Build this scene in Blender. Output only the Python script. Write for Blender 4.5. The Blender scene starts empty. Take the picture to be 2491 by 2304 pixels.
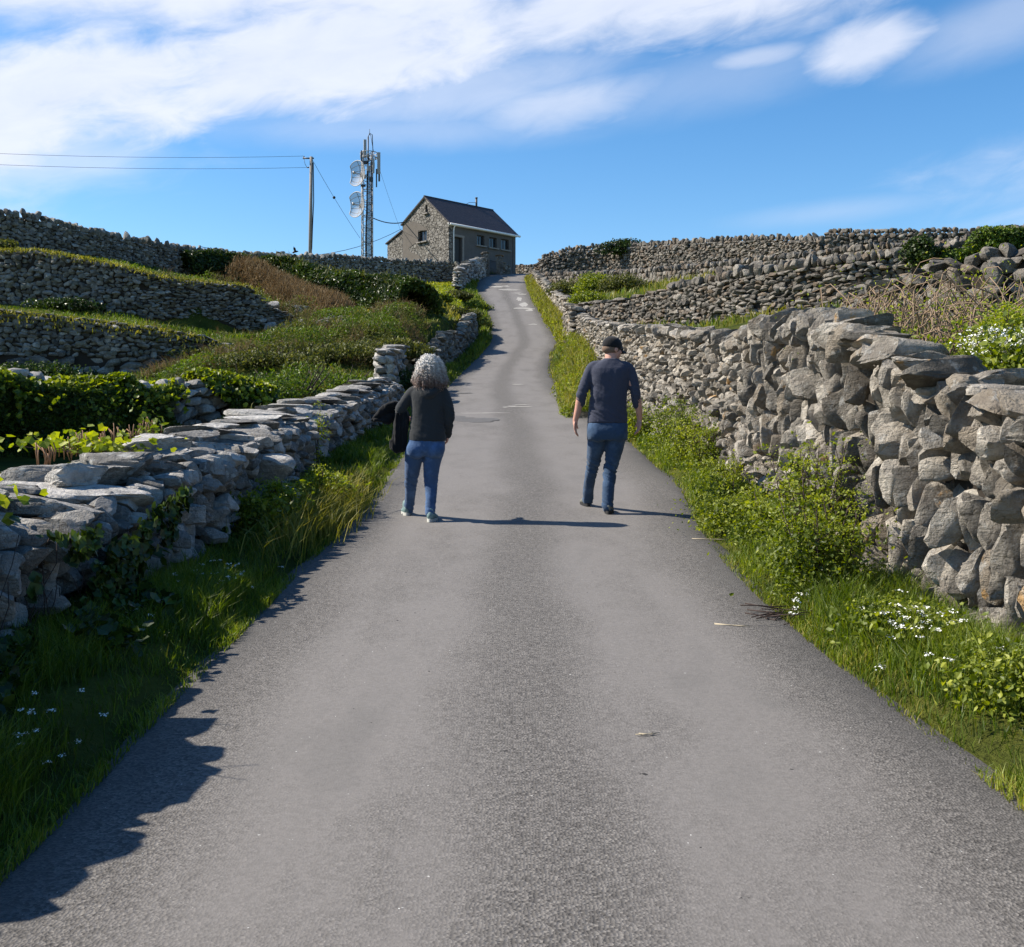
import bpy, bmesh, math, random
import numpy as np
from mathutils import Vector, Matrix, noise as mnoise

R = math.radians
random.seed(7)
rng = np.random.default_rng(11)
sc = bpy.context.scene
col = sc.collection

# ------------------------------------------------------------------ camera
F = 1050.0           # focal length in pixels of the 1024 wide frame
CX, HY = 512.0, 430.0
CAMZ = 1.5
cam_d = bpy.data.cameras.new('camera')
cam = bpy.data.objects.new('camera', cam_d)
col.objects.link(cam)
cam.location = (0, 0, CAMZ)
cam.rotation_euler = (R(90), 0, 0)
cam_d.sensor_width = 36.0
cam_d.lens = 36.0 * F / 1024.0
cam_d.shift_y = -43.5 / 1024.0
cam_d.clip_start = 0.05
cam_d.clip_end = 4000
sc.camera = cam
sc.render.resolution_x = 1024
sc.render.resolution_y = 947

# ------------------------------------------------------------------ world, sun, exposure
SUN_EL, SUN_AZ = 41.6, -83.0     # azimuth from +Y (ahead) towards +X; negative = left
world = bpy.data.worlds.new('World')
sc.world = world
world.use_nodes = True
sc.view_settings.view_transform = 'Standard'
sc.view_settings.look = 'None'
sc.view_settings.exposure = 0.86
sc.view_settings.gamma = 1.0
sc.view_settings.use_curve_mapping = False
sc.cycles.max_bounces = 6
sc.cycles.transparent_max_bounces = 12


class NT:
    def __init__(s, tree):
        s.t = tree
        s.n = tree.nodes
        s.l = tree.links

    def node(s, typ, **kw):
        n = s.n.new(typ)
        for k, v in kw.items():
            if k.startswith('i_'):
                key = k[2:]
                key = int(key) if key.isdigit() else key.replace('_', ' ')
                s.put(n.inputs[key], v)
            else:
                setattr(n, k, v)
        return n

    def put(s, sock, v):
        if isinstance(v, bpy.types.NodeSocket):
            s.l.new(v, sock)
        elif isinstance(v, (tuple, list)) and len(v) == 3 and sock.type == 'RGBA':
            sock.default_value = (*v, 1)
        else:
            sock.default_value = v

    def m(s, op, a, b=0.0, c=0.0, clamp=False):
        n = s.n.new('ShaderNodeMath')
        n.operation = op
        n.use_clamp = clamp
        s.put(n.inputs[0], a)
        s.put(n.inputs[1], b)
        s.put(n.inputs[2], c)
        return n.outputs[0]

    def mix(s, f, a, b, blend='MIX'):
        n = s.n.new('ShaderNodeMix')
        n.data_type = 'RGBA'
        n.blend_type = blend
        s.put(n.inputs[0], f)
        s.put(n.inputs[6], a)
        s.put(n.inputs[7], b)
        return n.outputs[2]

    def ss(s, x, a, b):
        n = s.n.new('ShaderNodeMapRange')
        n.interpolation_type = 'SMOOTHSTEP'
        s.put(n.inputs[0], x)
        s.put(n.inputs[1], a)
        s.put(n.inputs[2], b)
        return n.outputs[0]

    def noise(s, vec, scale, detail=4, rough=0.55, dist=0.0):
        n = s.n.new('ShaderNodeTexNoise')
        if vec is not None:
            s.l.new(vec, n.inputs['Vector'])
        n.inputs['Scale'].default_value = scale
        n.inputs['Detail'].default_value = detail
        n.inputs['Roughness'].default_value = rough
        n.inputs['Distortion'].default_value = dist
        return n.outputs[0]

    def mapping(s, vec, scale):
        n = s.n.new('ShaderNodeMapping')
        s.l.new(vec, n.inputs[0])
        n.inputs['Scale'].default_value = scale
        return n.outputs[0]


w = NT(world.node_tree)
w.n.clear()
sky = w.node('ShaderNodeTexSky', sky_type='NISHITA', sun_disc=False, sun_elevation=R(SUN_EL), sun_rotation=R(SUN_AZ),
             air_density=1.0, dust_density=0.25, ozone_density=3.0, altitude=50)
tc = w.node('ShaderNodeTexCoord')
sep = w.node('ShaderNodeSeparateXYZ')
w.l.new(tc.outputs['Generated'], sep.inputs[0])
az = w.m('ARCTAN2', sep.outputs[0], sep.outputs[1])
el = w.m('ARCSINE', sep.outputs[2])
# wisps stretched along the sky
cmb = w.node('ShaderNodeCombineXYZ')
rot = R(13)
u_ = w.m('ADD', w.m('MULTIPLY', az, math.cos(rot)), w.m('MULTIPLY', el, math.sin(rot)))
v_ = w.m('SUBTRACT', w.m('MULTIPLY', el, math.cos(rot)), w.m('MULTIPLY', az, math.sin(rot)))
w.put(cmb.inputs[0], w.m('MULTIPLY', u_, 2.2))
w.put(cmb.inputs[1], w.m('MULTIPLY', v_, 6.0))
n1 = w.noise(cmb.outputs[0], 1.9, 6, 0.52, 0.25)
n2 = w.noise(cmb.outputs[0], 6.5, 7, 0.6, 0.5)
nn = w.m('ADD', w.m('MULTIPLY', w.m('SUBTRACT', n1, 0.5), 1.0), w.m('MULTIPLY', w.m('SUBTRACT', n2, 0.5), 0.6))


def blob(px, py, rx, ry, ang, amp, soft, nz):
    a0 = math.atan((px - CX) / F)
    e0 = math.atan((HY - py) / F / math.hypot(1, (px - CX) / F))
    ra, re_ = rx / F, ry / F
    da = w.m('SUBTRACT', az, a0)
    de = w.m('SUBTRACT', el, e0)
    c, s_ = math.cos(R(ang)), math.sin(R(ang))
    x = w.m('DIVIDE', w.m('ADD', w.m('MULTIPLY', da, c), w.m('MULTIPLY', de, s_)), ra)
    y = w.m('DIVIDE', w.m('SUBTRACT', w.m('MULTIPLY', de, c), w.m('MULTIPLY', da, s_)), re_)
    r = w.m('SQRT', w.m('ADD', w.m('MULTIPLY', x, x), w.m('MULTIPLY', y, y)))
    r = w.m('ADD', r, w.m('MULTIPLY', nn, -nz))
    return w.m('MULTIPLY', w.m('SUBTRACT', 1.0, w.ss(r, 1.0 - soft, 1.0 + soft)), amp)


cl = None
for args in [(60, 88, 220, 52, 14, 0.92, 0.5, 2.2), (330, 46, 290, 50, 9, 0.9, 0.55, 2.2), (640, 0, 280, 36, 6, 0.85, 0.6, 1.9),
             (200, -60, 600, 80, 4, 0.9, 0.5, 1.5), (10, 150, 110, 28, 5, 0.55, 0.6, 1.2), (470, 90, 130, 26, 10, 0.5, 0.8, 1.2),
             (566, 104, 84, 20, 8, 0.6, 0.8, 1.5), (864, 50, 44, 18, 12, 0.75, 0.7, 1.9), (880, 43, 30, 14, 14, 0.75, 0.8, 1.5), (757, 58, 34, 7, 6, 0.5, 0.9, 1.6),
             (1010, 22, 80, 22, 12, 0.35, 0.8, 0.8), (834, 212, 80, 9, 3, 0.22, 0.9, 0.8), (400, 130, 160, 14, 2, 0.3, 0.9, 1.2),
             (700, 85, 130, 22, 8, 0.22, 0.9, 1.0), (-500, 120, 400, 90, 10, 0.6, 0.5, 1.5), (1700, 60, 400, 60, 5, 0.5, 0.5, 1.5)]:
    b = blob(*args)
    cl = b if cl is None else w.m('MAXIMUM', cl, b)
hs = w.node('ShaderNodeHueSaturation', i_Saturation=1.28, i_Value=1.1)
w.l.new(sky.outputs[0], hs.inputs['Color'])
ccol = w.mix(w.m('MULTIPLY', n2, 1.0, clamp=True), (4.5, 4.95, 6.0), (6.1, 6.3, 6.9))
skyc = w.mix(cl, hs.outputs[0], ccol)
bg = w.node('ShaderNodeBackground', i_Strength=0.091)
w.l.new(skyc, bg.inputs[0])
wo = w.node('ShaderNodeOutputWorld')
w.l.new(bg.outputs[0], wo.inputs[0])

sun_d = bpy.data.lights.new('sun', 'SUN')
sun_d.energy = 5.0
sun_d.angle = R(0.53)
sun_d.color = (1.0, 0.925, 0.81)
sun = bpy.data.objects.new('sun', sun_d)
col.objects.link(sun)
_sd = Vector((math.sin(R(SUN_AZ)) * math.cos(R(SUN_EL)), math.cos(R(SUN_AZ)) * math.cos(R(SUN_EL)), math.sin(R(SUN_EL))))
sun.rotation_euler = _sd.to_track_quat('Z', 'Y').to_euler()


# ------------------------------------------------------------------ helpers
def tag(o, label=None, cat=None, group=None, kind=None):
    if label: o['label'] = label
    if cat: o['category'] = cat
    if group: o['group'] = group
    if kind: o['kind'] = kind
    return o


def empty(name, loc=(0, 0, 0), parent=None):
    o = bpy.data.objects.new(name, None)
    o.empty_display_size = 0.2
    col.objects.link(o)
    o.location = loc
    if parent: o.parent = parent
    return o


class MB:
    """collects numpy geometry and links it as ONE mesh object"""
    def __init__(s):
        s.v, s.f, s.r, s.n = [], [], [], 0

    def add(s, v, f, r=0.5):
        v = np.asarray(v, dtype=np.float32).reshape(-1, 3)
        s.v.append(v)
        if np.isscalar(r):
            r = np.full(len(v), r, np.float32)
        s.r.append(np.asarray(r, np.float32))
        if not isinstance(f, list) or (len(f) and not isinstance(f[0], np.ndarray)):
            f = np.asarray(f, dtype=np.int64)
            f = [f]
        for a in f:
            if len(a):
                s.f.append(a + s.n)
        s.n += len(v)

    def box(s, c, size, rot=None, r=0.5):
        x, y, z = [q / 2 for q in size]
        v = np.array([(-x, -y, -z), (x, -y, -z), (x, y, -z), (-x, y, -z), (-x, -y, z), (x, -y, z), (x, y, z), (-x, y, z)])
        if rot is not None:
            v = v @ np.array(rot.to_3x3() if hasattr(rot, 'to_3x3') else rot).T
        s.add(v + np.array(c), [(0, 3, 2, 1), (4, 5, 6, 7), (0, 1, 5, 4), (1, 2, 6, 5), (2, 3, 7, 6), (3, 0, 4, 7)], r)

    def tube(s, pts, rad, k=8, r=0.5, cap=True):
        P = np.array([tuple(p) for p in pts], float)
        n = len(P)
        rad = np.broadcast_to(np.asarray(rad, float), (n,))
        T = np.gradient(P, axis=0)
        T /= np.linalg.norm(T, axis=1)[:, None] + 1e-9
        up = np.array([0, 0, 1.0]) if abs(T[0][2]) < 0.9 else np.array([1.0, 0, 0])
        a = np.cross(T[0], up); a /= np.linalg.norm(a)
        rings = []
        for i in range(n):
            a = a - T[i] * np.dot(a, T[i]); a /= np.linalg.norm(a) + 1e-9
            b = np.cross(T[i], a)
            t = np.linspace(0, 2 * np.pi, k, endpoint=False)
            rings.append(P[i] + rad[i] * (np.cos(t)[:, None] * a + np.sin(t)[:, None] * b))
        V = np.concatenate(rings)
        f = []
        for i in range(n - 1):
            for j in range(k):
                f.append((i * k + j, i * k + (j + 1) % k, (i + 1) * k + (j + 1) % k, (i + 1) * k + j))
        fl = [np.array(f)]
        if cap:
            fl.append(np.array([list(range(k))[::-1]]))
            fl.append(np.array([[(n - 1) * k + j for j in range(k)]]))
        s.add(V, fl, r)

    def build(s, name, mat, parent=None, smooth=True, sharp=None, attrs=None):
        me = bpy.data.meshes.new(name)
        V = np.concatenate(s.v) if s.v else np.zeros((0, 3), np.float32)
        loops = np.concatenate([a.ravel() for a in s.f]) if s.f else np.zeros(0, int)
        tot = np.concatenate([np.full(len(a), a.shape[1]) for a in s.f]) if s.f else np.zeros(0, int)
        me.vertices.add(len(V))
        me.vertices.foreach_set('co', V.ravel())
        me.loops.add(len(loops))
        me.loops.foreach_set('vertex_index', loops.astype(np.int32))
        me.polygons.add(len(tot))
        start = np.concatenate([[0], np.cumsum(tot)[:-1]]) if len(tot) else tot
        me.polygons.foreach_set('loop_start', start.astype(np.int32))
        me.polygons.foreach_set('loop_total', tot.astype(np.int32))
        at = me.attributes.new('rnd', 'FLOAT', 'POINT')
        at.data.foreach_set('value', np.concatenate(s.r))
        for k_, arr in (attrs or {}).items():
            at = me.attributes.new(k_, 'FLOAT', 'POINT')
            at.data.foreach_set('value', np.asarray(arr, np.float32))
        me.update(calc_edges=True)
        me.polygons.foreach_set('use_smooth', np.full(len(tot), bool(smooth)))
        if smooth:
            if sharp is not None:
                me.set_sharp_from_angle(angle=R(sharp))
        me.validate()
        me.materials.append(mat)
        o = bpy.data.objects.new(name, me)
        col.objects.link(o)
        if parent is not None:
            o.parent = parent
            if parent.type == 'EMPTY' and tuple(parent.location) != (0, 0, 0):
                o.matrix_parent_inverse = Matrix.Translation(-Vector(parent.location))
        return o


# --- vectorised value noise
_perm = rng.random(4096).astype(np.float32)


def vnoise(p):
    p = np.asarray(p, np.float64)
    i = np.floor(p).astype(np.int64)
    f = p - i
    f = f * f * (3 - 2 * f)
    def h(a, b, c):
        return _perm[((a * 73856093) ^ (b * 19349663) ^ (c * 83492791)) & 4095]
    x, y, z = i[..., 0], i[..., 1], i[..., 2]
    fx, fy, fz = f[..., 0], f[..., 1], f[..., 2]
    def lx(b, c): return h(x, b, c) * (1 - fx) + h(x + 1, b, c) * fx
    def ly(c): return lx(y, c) * (1 - fy) + lx(y + 1, c) * fy
    return (ly(z) * (1 - fz) + ly(z + 1) * fz) * 2 - 1


def fbm(p, o=4):
    a, t = 1.0, 0
    p = np.asarray(p, float)
    for k in range(o):
        t = t + a * vnoise(p * 2 ** k + k * 17.3)
        a *= 0.5
    return t


def sst(a, b, x):
    t = np.clip((x - a) / (b - a), 0, 1)
    return t * t * (3 - 2 * t)


# ------------------------------------------------------------------ materials
def new_mat(name):
    m = bpy.data.materials.new(name)
    m.use_nodes = True
    t = NT(m.node_tree)
    t.n.clear()
    out = t.node('ShaderNodeOutputMaterial')
    return m, t, out


def pbsdf(t, colr, rough=0.9, spec=0.3, normal=None, metal=0.0):
    b = t.node('ShaderNodeBsdfPrincipled')
    t.put(b.inputs['Base Color'], colr)
    t.put(b.inputs['Roughness'], rough)
    b.inputs['Specular IOR Level'].default_value = spec
    b.inputs['Metallic'].default_value = metal
    if normal is not None:
        t.l.new(normal, b.inputs['Normal'])
    return b


def bump(t, h, strength=0.5, dist=0.02, normal=None):
    b = t.node('ShaderNodeBump')
    b.inputs['Strength'].default_value = strength
    b.inputs['Distance'].default_value = dist
    t.l.new(h, b.inputs['Height'])
    if normal is not None:
        t.l.new(normal, b.inputs['Normal'])
    return b.outputs[0]


def attr(t, name='rnd'):
    a = t.node('ShaderNodeAttribute', attribute_name=name)
    return a.outputs['Fac']


def stone_mat(name, light, dark, scale=1.0, lichen=0.35, warm=None, bd=0.02, orange=0.0):
    m, t, out = new_mat(name)
    tc = t.node('ShaderNodeTexCoord')
    co = tc.outputs['Object']
    r = attr(t)
    # every stone samples its own piece of the pattern
    off = t.node('ShaderNodeVectorMath', operation='ADD')
    cmb = t.node('ShaderNodeCombineXYZ')
    for i, k in enumerate((37.0, 91.0, 53.0)):
        t.put(cmb.inputs[i], t.m('MULTIPLY', r, k))
    t.l.new(co, off.inputs[0]); t.l.new(cmb.outputs[0], off.inputs[1])
    v = off.outputs[0]
    n1 = t.noise(v, 4.0 * scale, 6, 0.62)
    n2 = t.noise(v, 22.0 * scale, 6, 0.7)
    n3 = t.noise(v, 90.0 * scale, 3, 0.7)
    c = t.mix(t.ss(n1, 0.35, 0.66), dark, light)
    c = t.mix(t.m('MULTIPLY', t.ss(n2, 0.42, 0.66), 0.62), c, tuple(x * 0.45 for x in light))
    # tone of the single stone
    tone = t.m('ADD', t.m('MULTIPLY', r, 0.95), 0.5)
    hs = t.node('ShaderNodeHueSaturation')
    t.l.new(c, hs.inputs['Color']); t.l.new(tone, hs.inputs['Value'])
    c = hs.outputs[0]
    if warm:
        rr = t.m('FRACT', t.m('MULTIPLY', r, 13.7))
        c = t.mix(t.m('MULTIPLY', t.ss(rr, 0.6, 1.0), 0.6), c, warm)
    # crusty pale and dark lichen
    n4 = t.noise(v, 9.0 * scale, 5, 0.75)
    c = t.mix(t.m('MULTIPLY', t.ss(n4, 0.56, 0.63), lichen), c, (0.52, 0.52, 0.49))
    n5 = t.noise(v, 13.0 * scale, 5, 0.8)
    c = t.mix(t.m('MULTIPLY', t.ss(n5, 0.57, 0.66), 0.55), c, (0.05, 0.048, 0.045))
    if orange:
        rr = t.m('FRACT', t.m('MULTIPLY', r, 29.3))
        n6 = t.noise(v, 5.0 * scale, 5, 0.7)
        c = t.mix(t.m('MULTIPLY', t.m('MULTIPLY', t.ss(n6, 0.5, 0.6), t.ss(rr, 1 - orange, 1 - orange + 0.05)), 0.75), c, (0.42, 0.22, 0.05))
    h = t.m('ADD', t.m('MULTIPLY', n2, 1.0), t.m('MULTIPLY', n3, 0.35))
    lay = t.noise(t.mapping(v, (3.0 * scale, 3.0 * scale, 22.0 * scale)), 1.0, 4, 0.6)
    h = t.m('ADD', h, t.m('MULTIPLY', lay, 0.8))
    ck = t.node('ShaderNodeTexVoronoi', feature='DISTANCE_TO_EDGE', i_Scale=9.0 * scale)
    dn = t.node('ShaderNodeVectorMath', operation='MULTIPLY_ADD')
    nzz = t.node('ShaderNodeTexNoise', i_Scale=14.0 * scale, i_Detail=3.0); t.l.new(v, nzz.inputs['Vector'])
    t.l.new(nzz.outputs['Color'], dn.inputs[0]); dn.inputs[1].default_value = (.12, .12, .12); t.l.new(v, dn.inputs[2])
    t.l.new(dn.outputs[0], ck.inputs['Vector'])
    h = t.m('ADD', h, t.m('MULTIPLY', t.ss(ck.outputs['Distance'], 0.0, 0.14), 0.14))
    c = t.mix(t.m('MULTIPLY', t.m('SUBTRACT', 1.0, t.ss(ck.outputs['Distance'], 0.0, 0.04)), 0.05), c, (0.04, 0.036, 0.032))
    nrm = bump(t, h, 1.0, bd)
    b = pbsdf(t, c, 0.93, 0.2, nrm)
    t.l.new(b.outputs[0], out.inputs[0])
    return m


def plain_mat(name, c, rough=0.6, spec=0.4, metal=0.0, nscale=20.0, var=0.25, bstr=0.15, bdist=0.005):
    m, t, out = new_mat(name)
    tc = t.node('ShaderNodeTexCoord')
    n = t.noise(tc.outputs['Object'], nscale, 5, 0.6)
    c2 = t.mix(n, tuple(x * (1 - var) for x in c), tuple(min(1, x * (1 + var)) for x in c))
    nrm = bump(t, n, bstr, bdist)
    b = pbsdf(t, c2, rough, spec, nrm, metal)
    t.l.new(b.outputs[0], out.inputs[0])
    return m


def leaf_mat(name, c_dark, c_mid, c_light, rough=0.5, trans=0.35, spec=0.35):
    m, t, out = new_mat(name)
    r = attr(t)
    tc = t.node('ShaderNodeTexCoord')
    n = t.noise(tc.outputs['Object'], 1.3, 3, 0.6)
    f = t.m('ADD', t.m('MULTIPLY', r, 0.75), t.m('MULTIPLY', t.m('SUBTRACT', n, 0.37), 1.0), clamp=True)
    ramp = t.node('ShaderNodeValToRGB')
    ramp.color_ramp.elements[0].color = (*c_dark, 1)
    ramp.color_ramp.elements[1].color = (*c_light, 1)
    e = ramp.color_ramp.elements.new(0.5)
    e.color = (*c_mid, 1)
    t.l.new(f, ramp.inputs[0])
    b = pbsdf(t, ramp.outputs[0], rough, spec)
    tr = t.node('ShaderNodeBsdfTranslucent')
    hs = t.node('ShaderNodeHueSaturation', i_Saturation=1.15, i_Value=1.38)
    t.l.new(ramp.outputs[0], hs.inputs['Color'])
    t.l.new(hs.outputs[0], tr.inputs[0])
    mx = t.node('ShaderNodeMixShader')
    mx.inputs[0].default_value = trans
    t.l.new(b.outputs[0], mx.inputs[1]); t.l.new(tr.outputs[0], mx.inputs[2])
    t.l.new(mx.outputs[0], out.inputs[0])
    return m


M = {}
M['stone_near_left'] = stone_mat('limestone cool', (0.45, 0.425, 0.39), (0.24, 0.228, 0.21), 1.0, 0.55, bd=0.035)
M['stone_near_right'] = stone_mat('limestone warm', (0.43, 0.388, 0.325), (0.18, 0.158, 0.132), 1.0, 0.34, warm=(0.30, 0.245, 0.18), bd=0.04, orange=0.07)
M['stone_far'] = stone_mat('limestone field walls', (0.25, 0.225, 0.19), (0.11, 0.10, 0.088), 0.7, 0.22, warm=(0.2, 0.14, 0.09), bd=0.05)
M['stone_left_far'] = stone_mat('limestone terraces', (0.30, 0.288, 0.262), (0.13, 0.126, 0.114), 0.7, 0.3, warm=(0.15, 0.14, 0.09), bd=0.05)
M['core'] = plain_mat('wall core gap shade', (0.035, 0.03, 0.025), 1.0, 0.0)  # near-black filler, paints the shade seen in the gaps between stones
M['grass'] = leaf_mat('grass blades', (0.03, 0.055, 0.008), (0.10, 0.15, 0.016), (0.26, 0.30, 0.045), 0.5, 0.4)
M['grass_dry'] = leaf_mat('yellow grass', (0.08, 0.09, 0.015), (0.19, 0.185, 0.03), (0.36, 0.31, 0.07), 0.6, 0.35)
M['ivy'] = leaf_mat('ivy leaves', (0.012, 0.024, 0.006), (0.03, 0.052, 0.01), (0.09, 0.135, 0.02), 0.42, 0.2, 0.3)
M['ivy_bright'] = leaf_mat('ivy leaves bright', (0.02, 0.04, 0.008), (0.06, 0.10, 0.012), (0.20, 0.27, 0.03), 0.5, 0.3, 0.25)
M['scrub'] = leaf_mat('scrub leaves', (0.03, 0.036, 0.01), (0.085, 0.095, 0.02), (0.19, 0.19, 0.04), 0.6, 0.3)
M['brown'] = leaf_mat('brown scrub', (0.07, 0.045, 0.025), (0.17, 0.115, 0.06), (0.27, 0.2, 0.11), 0.8, 0.2, 0.1)
M['weed'] = leaf_mat('roadside weeds', (0.04, 0.062, 0.008), (0.14, 0.18, 0.02), (0.38, 0.40, 0.06), 0.5, 0.4)
M['alex'] = leaf_mat('yellow green umbels', (0.10, 0.15, 0.015), (0.24, 0.28, 0.025), (0.42, 0.43, 0.05), 0.6, 0.4)
M['flower'] = plain_mat('white petals', (0.78, 0.78, 0.72), 0.7, 0.2)
M['stem'] = plain_mat('dry stems', (0.24, 0.17, 0.11), 0.8, 0.2)
M['darkstem'] = plain_mat('dark stems', (0.05, 0.035, 0.03), 0.8, 0.2)

# ------------------------------------------------------------------ lane and ground
def px2(px, Y): return (px - CX) * Y / F
def py2(py, Y): return CAMZ + (HY - py) * Y / F


_ys = np.array([-400, -20, -5, 0, 5, 10, 12.7, 20, 31, 39, 45, 49, 56, 64, 73, 81, 85, 90, 100, 130, 700.])
_zs = np.array([-24, -1.14, -.286, 0, .286, .575, .79, 1.39, 2.70, 3.67, 4.77, 5.6, 7.07, 9.1, 11.37, 13.36, 14.2, 14.65, 14.8, 14.6, -30])
_yd = np.arange(-400, 700, 0.25)
_zd = np.interp(_yd, _ys, _zs)
_k = np.exp(-0.5 * (np.arange(-24, 25) * 0.25 / 1.6) ** 2); _k /= _k.sum()
_zd = np.convolve(np.pad(_zd, 24, 'edge'), _k, 'valid')
def lanez(y): return np.interp(y, _yd, _zd)


def smooth_tab(ys, xs, sig=1.2):
    v = np.interp(_yd, ys, xs)
    n = int(4 * sig / 0.25)
    k = np.exp(-0.5 * (np.arange(-n, n + 1) * 0.25 / sig) ** 2); k /= k.sum()
    v = np.convolve(np.pad(v, n, 'edge'), k, 'valid')
    return lambda y: np.interp(y, _yd, v)


xl = smooth_tab([-30, 0, 5.4, 7.5, 12.7, 20, 31, 39, 45, 49, 56, 64, 73, 81, 84, 87.5, 90, 96, 110],
                [-1.5, -1.5, -1.58, -1.62, -1.61, -1.87, -2.03, -1.82, -1.33, -.98, -1.12, -1.55, -2.52, -2.5, -2.0, .5, 1.6, 5, 14], 0.8)
xr = smooth_tab([-30, 0, 3.66, 5.4, 7.9, 10.2, 12.7, 20, 31, 39, 45, 49, 56, 64, 73, 81, 85, 90, 96, 110],
                [1.8, 1.8, 1.79, 1.69, 1.66, 1.85, 2.1, 2.15, 1.37, 1.37, 1.67, 2.2, 1.95, 1.49, 1.18, 1.54, 1.9, 4.2, 8.5, 19], 0.8)
rwx = smooth_tab([-30, 5.2, 5.9, 7.2, 10.8, 13, 19, 28, 38, 44, 50, 60, 70, 82, 88, 100],
                 [2.6, 2.54, 2.54, 2.46, 2.53, 2.67, 2.5, 2.61, 2.79, 2.65, 3.3, 2.63, 2.0, 1.9, 4.6, 12], 0.8)
lwx = smooth_tab([-30, 0, 5.4, 8.3, 11, 14.8, 24, 28, 34, 50, 56, 64, 72, 80, 84, 87, 89, 100],
                 [-2.55, -2.55, -2.6, -2.45, -2.55, -2.85, -2.65, -3.1, -3.0, -1.65, -2.0, -2.6, -3.7, -2.75, -3.2, -3.2, -2, 6], 0.8)


def tab(cols, rows):
    """rows: (Y at each column, z at each column)"""
    cols = np.array(cols, float)
    Ys = [np.array(a, float) for a, b in rows]
    Zs = [np.array(b, float) for a, b in rows]
    def f(x, y):
        yy = np.maximum(y, 3.0)
        u = np.clip(x * F / yy + CX, cols[0], cols[-1])
        YB = np.stack([np.interp(u, cols, a) for a in Ys])
        ZB = np.stack([np.interp(u, cols, b) for b in Zs])
        z = ZB[0].copy()
        for i in range(len(Ys) - 1):
            t = np.clip((yy - YB[i]) / np.maximum(YB[i + 1] - YB[i], 1e-3), 0, 1)
            z = np.where(yy >= YB[i], ZB[i] + (ZB[i + 1] - ZB[i]) * t, z)
        return z
    return f


def lz_(a, off): return [float(lanez(v)) + off for v in a]


_lc = [-200, 0, 60, 126, 200, 260, 330, 400, 440, 470]
_A = [4.5, 5.9, 6.6, 7.6, 9.2, 11.3, 15.8, 25, 37, 51]
_C = [30, 31, 31.5, 32, 33.5, 34, 36, 38, 44, 55]
_B = [36.5, 37, 37, 37, 37.5, 39, 42, 45, 50, 58]
_D = [43, 45, 48, 52, 58, 64, 72, 76, 78, 79]
gl = tab(_lc, [
    (_A, lz_(_A, .25)),
    ([14, 16, 17, 18, 20, 22, 24, 29, 40, 52.5], [1.0, 1.1, 1.1, 1.2, 1.4, 1.7, 2.1, 2.9, 4.3, 6.4]),
    ([24, 25, 25, 26, 27, 28, 30, 34, 42, 53.5], [2.4, 2.5, 2.55, 2.6, 2.9, 3.2, 3.5, 4.1, 4.9, 6.8]),
    (_C, [3.0, 3.1, 3.1, 3.1, 3.7, 4.0, 4.5, 5.0, 5.9, 7.2]),
    ([a + .5 for a in _C], [4.7, 4.85, 4.85, 4.7, 4.5, 4.45, 4.9, 5.3, 6.1, 7.4]),
    (_B, [6.0, 5.96, 5.8, 5.5, 5.1, 5.0, 5.6, 6.3, 7.1, 8.0]),
    ([a + .5 for a in _B], [7.6, 7.6, 7.5, 6.9, 6.5, 5.9, 6.0, 6.6, 7.3, 8.1]),
    (_D, [9.2, 9.39, 9.6, 9.87, 9.95, 10.4, 11.6, 12.1, 12.5, 12.9]),
    ([84, 84, 84, 84, 84, 84, 84, 84, 84, 84], [12, 12, 12, 12.2, 12.6, 13.4, 14.1, 14.4, 14.5, 14.5]),
    ([120] * 10, [11, 11, 11.2, 11.6, 12, 13, 13.6, 14, 14.2, 14.4]),
    ([600] * 10, [-30] * 10)])
_rc = [560, 580, 624, 692, 744, 858, 1024, 1300]
_RA = [47, 43, 26, 16, 12.5, 8.2, 5.8, 4.5]
_E = [48, 46, 42, 37, 34, 31, 30, 30]
gr = tab(_rc, [
    (_RA, [6.0, 5.5, 3.5, 2.5, 2.1, 1.85, 1.4, 1.3]),
    ([47.5, 44.5, 34, 27, 22, 14, 13, 12], [6.1, 5.7, 4.5, 3.8, 3.3, 2.6, 2.7, 2.9]),
    (_E, [6.3, 6.2, 5.68, 5.2, 5.13, 5.04, 5.6, 6.2]),
    ([a + .6 for a in _E], [6.6, 6.8, 6.6, 6.2, 6.1, 6.1, 6.6, 7.2]),
    ([74, 70, 64, 56.5, 53, 47, 42, 40], [11.9, 11.3, 10.3, 9.7, 9.35, 9.1, 8.9, 9.2]),
    ([79, 79, 75, 71, 67, 61, 57, 55], [12.9, 12.9, 12.6, 12.2, 12.0, 11.6, 11.5, 12]),
    ([120] * 8, [13.2, 13, 12.6, 12.2, 12, 11.7, 11.6, 12]),
    ([600] * 8, [-30] * 8)])


def ground(x, y):
    x = np.asarray(x, float); y = np.asarray(y, float)
    lz = lanez(y)
    far = sst(2.0, 5.0, y)
    zl = (lz + .25) * (1 - far) + gl(x, y) * far
    zr = (lz + 1.25) * (1 - far) + gr(x, y) * far
    a, b = xl(y), xr(y)
    verge = lz + 0.05 * sst(0, .3, np.maximum(a - x, x - b))
    lw, rw = lwx(y), rwx(y)
    sl = sst(0.1, 0.7, lw - x)
    sr = sst(0.1, 0.5, x - rw)
    # the lane side and the platform of the house far ahead blend softly
    z = verge * (1 - sl) * (1 - sr) + zl * sl + zr * sr
    rough = 0.05 * fbm(np.stack([x * 0.9, y * 0.9, 0 * x], -1), 3)
    m = sst(0.0, 0.5, np.maximum(a - x, x - b))
    z = z + rough * m
    under = np.maximum(a - x, x - b) < 0.12
    return np.where(under, lz - 0.035, z)


def gz(x, y): return float(ground(np.array([x]), np.array([y]))[0])


def spaced(segs):
    out = []
    for a, b, d in segs:
        out += list(np.arange(a, b, d))
    return np.array(out + [segs[-1][1]])


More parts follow.
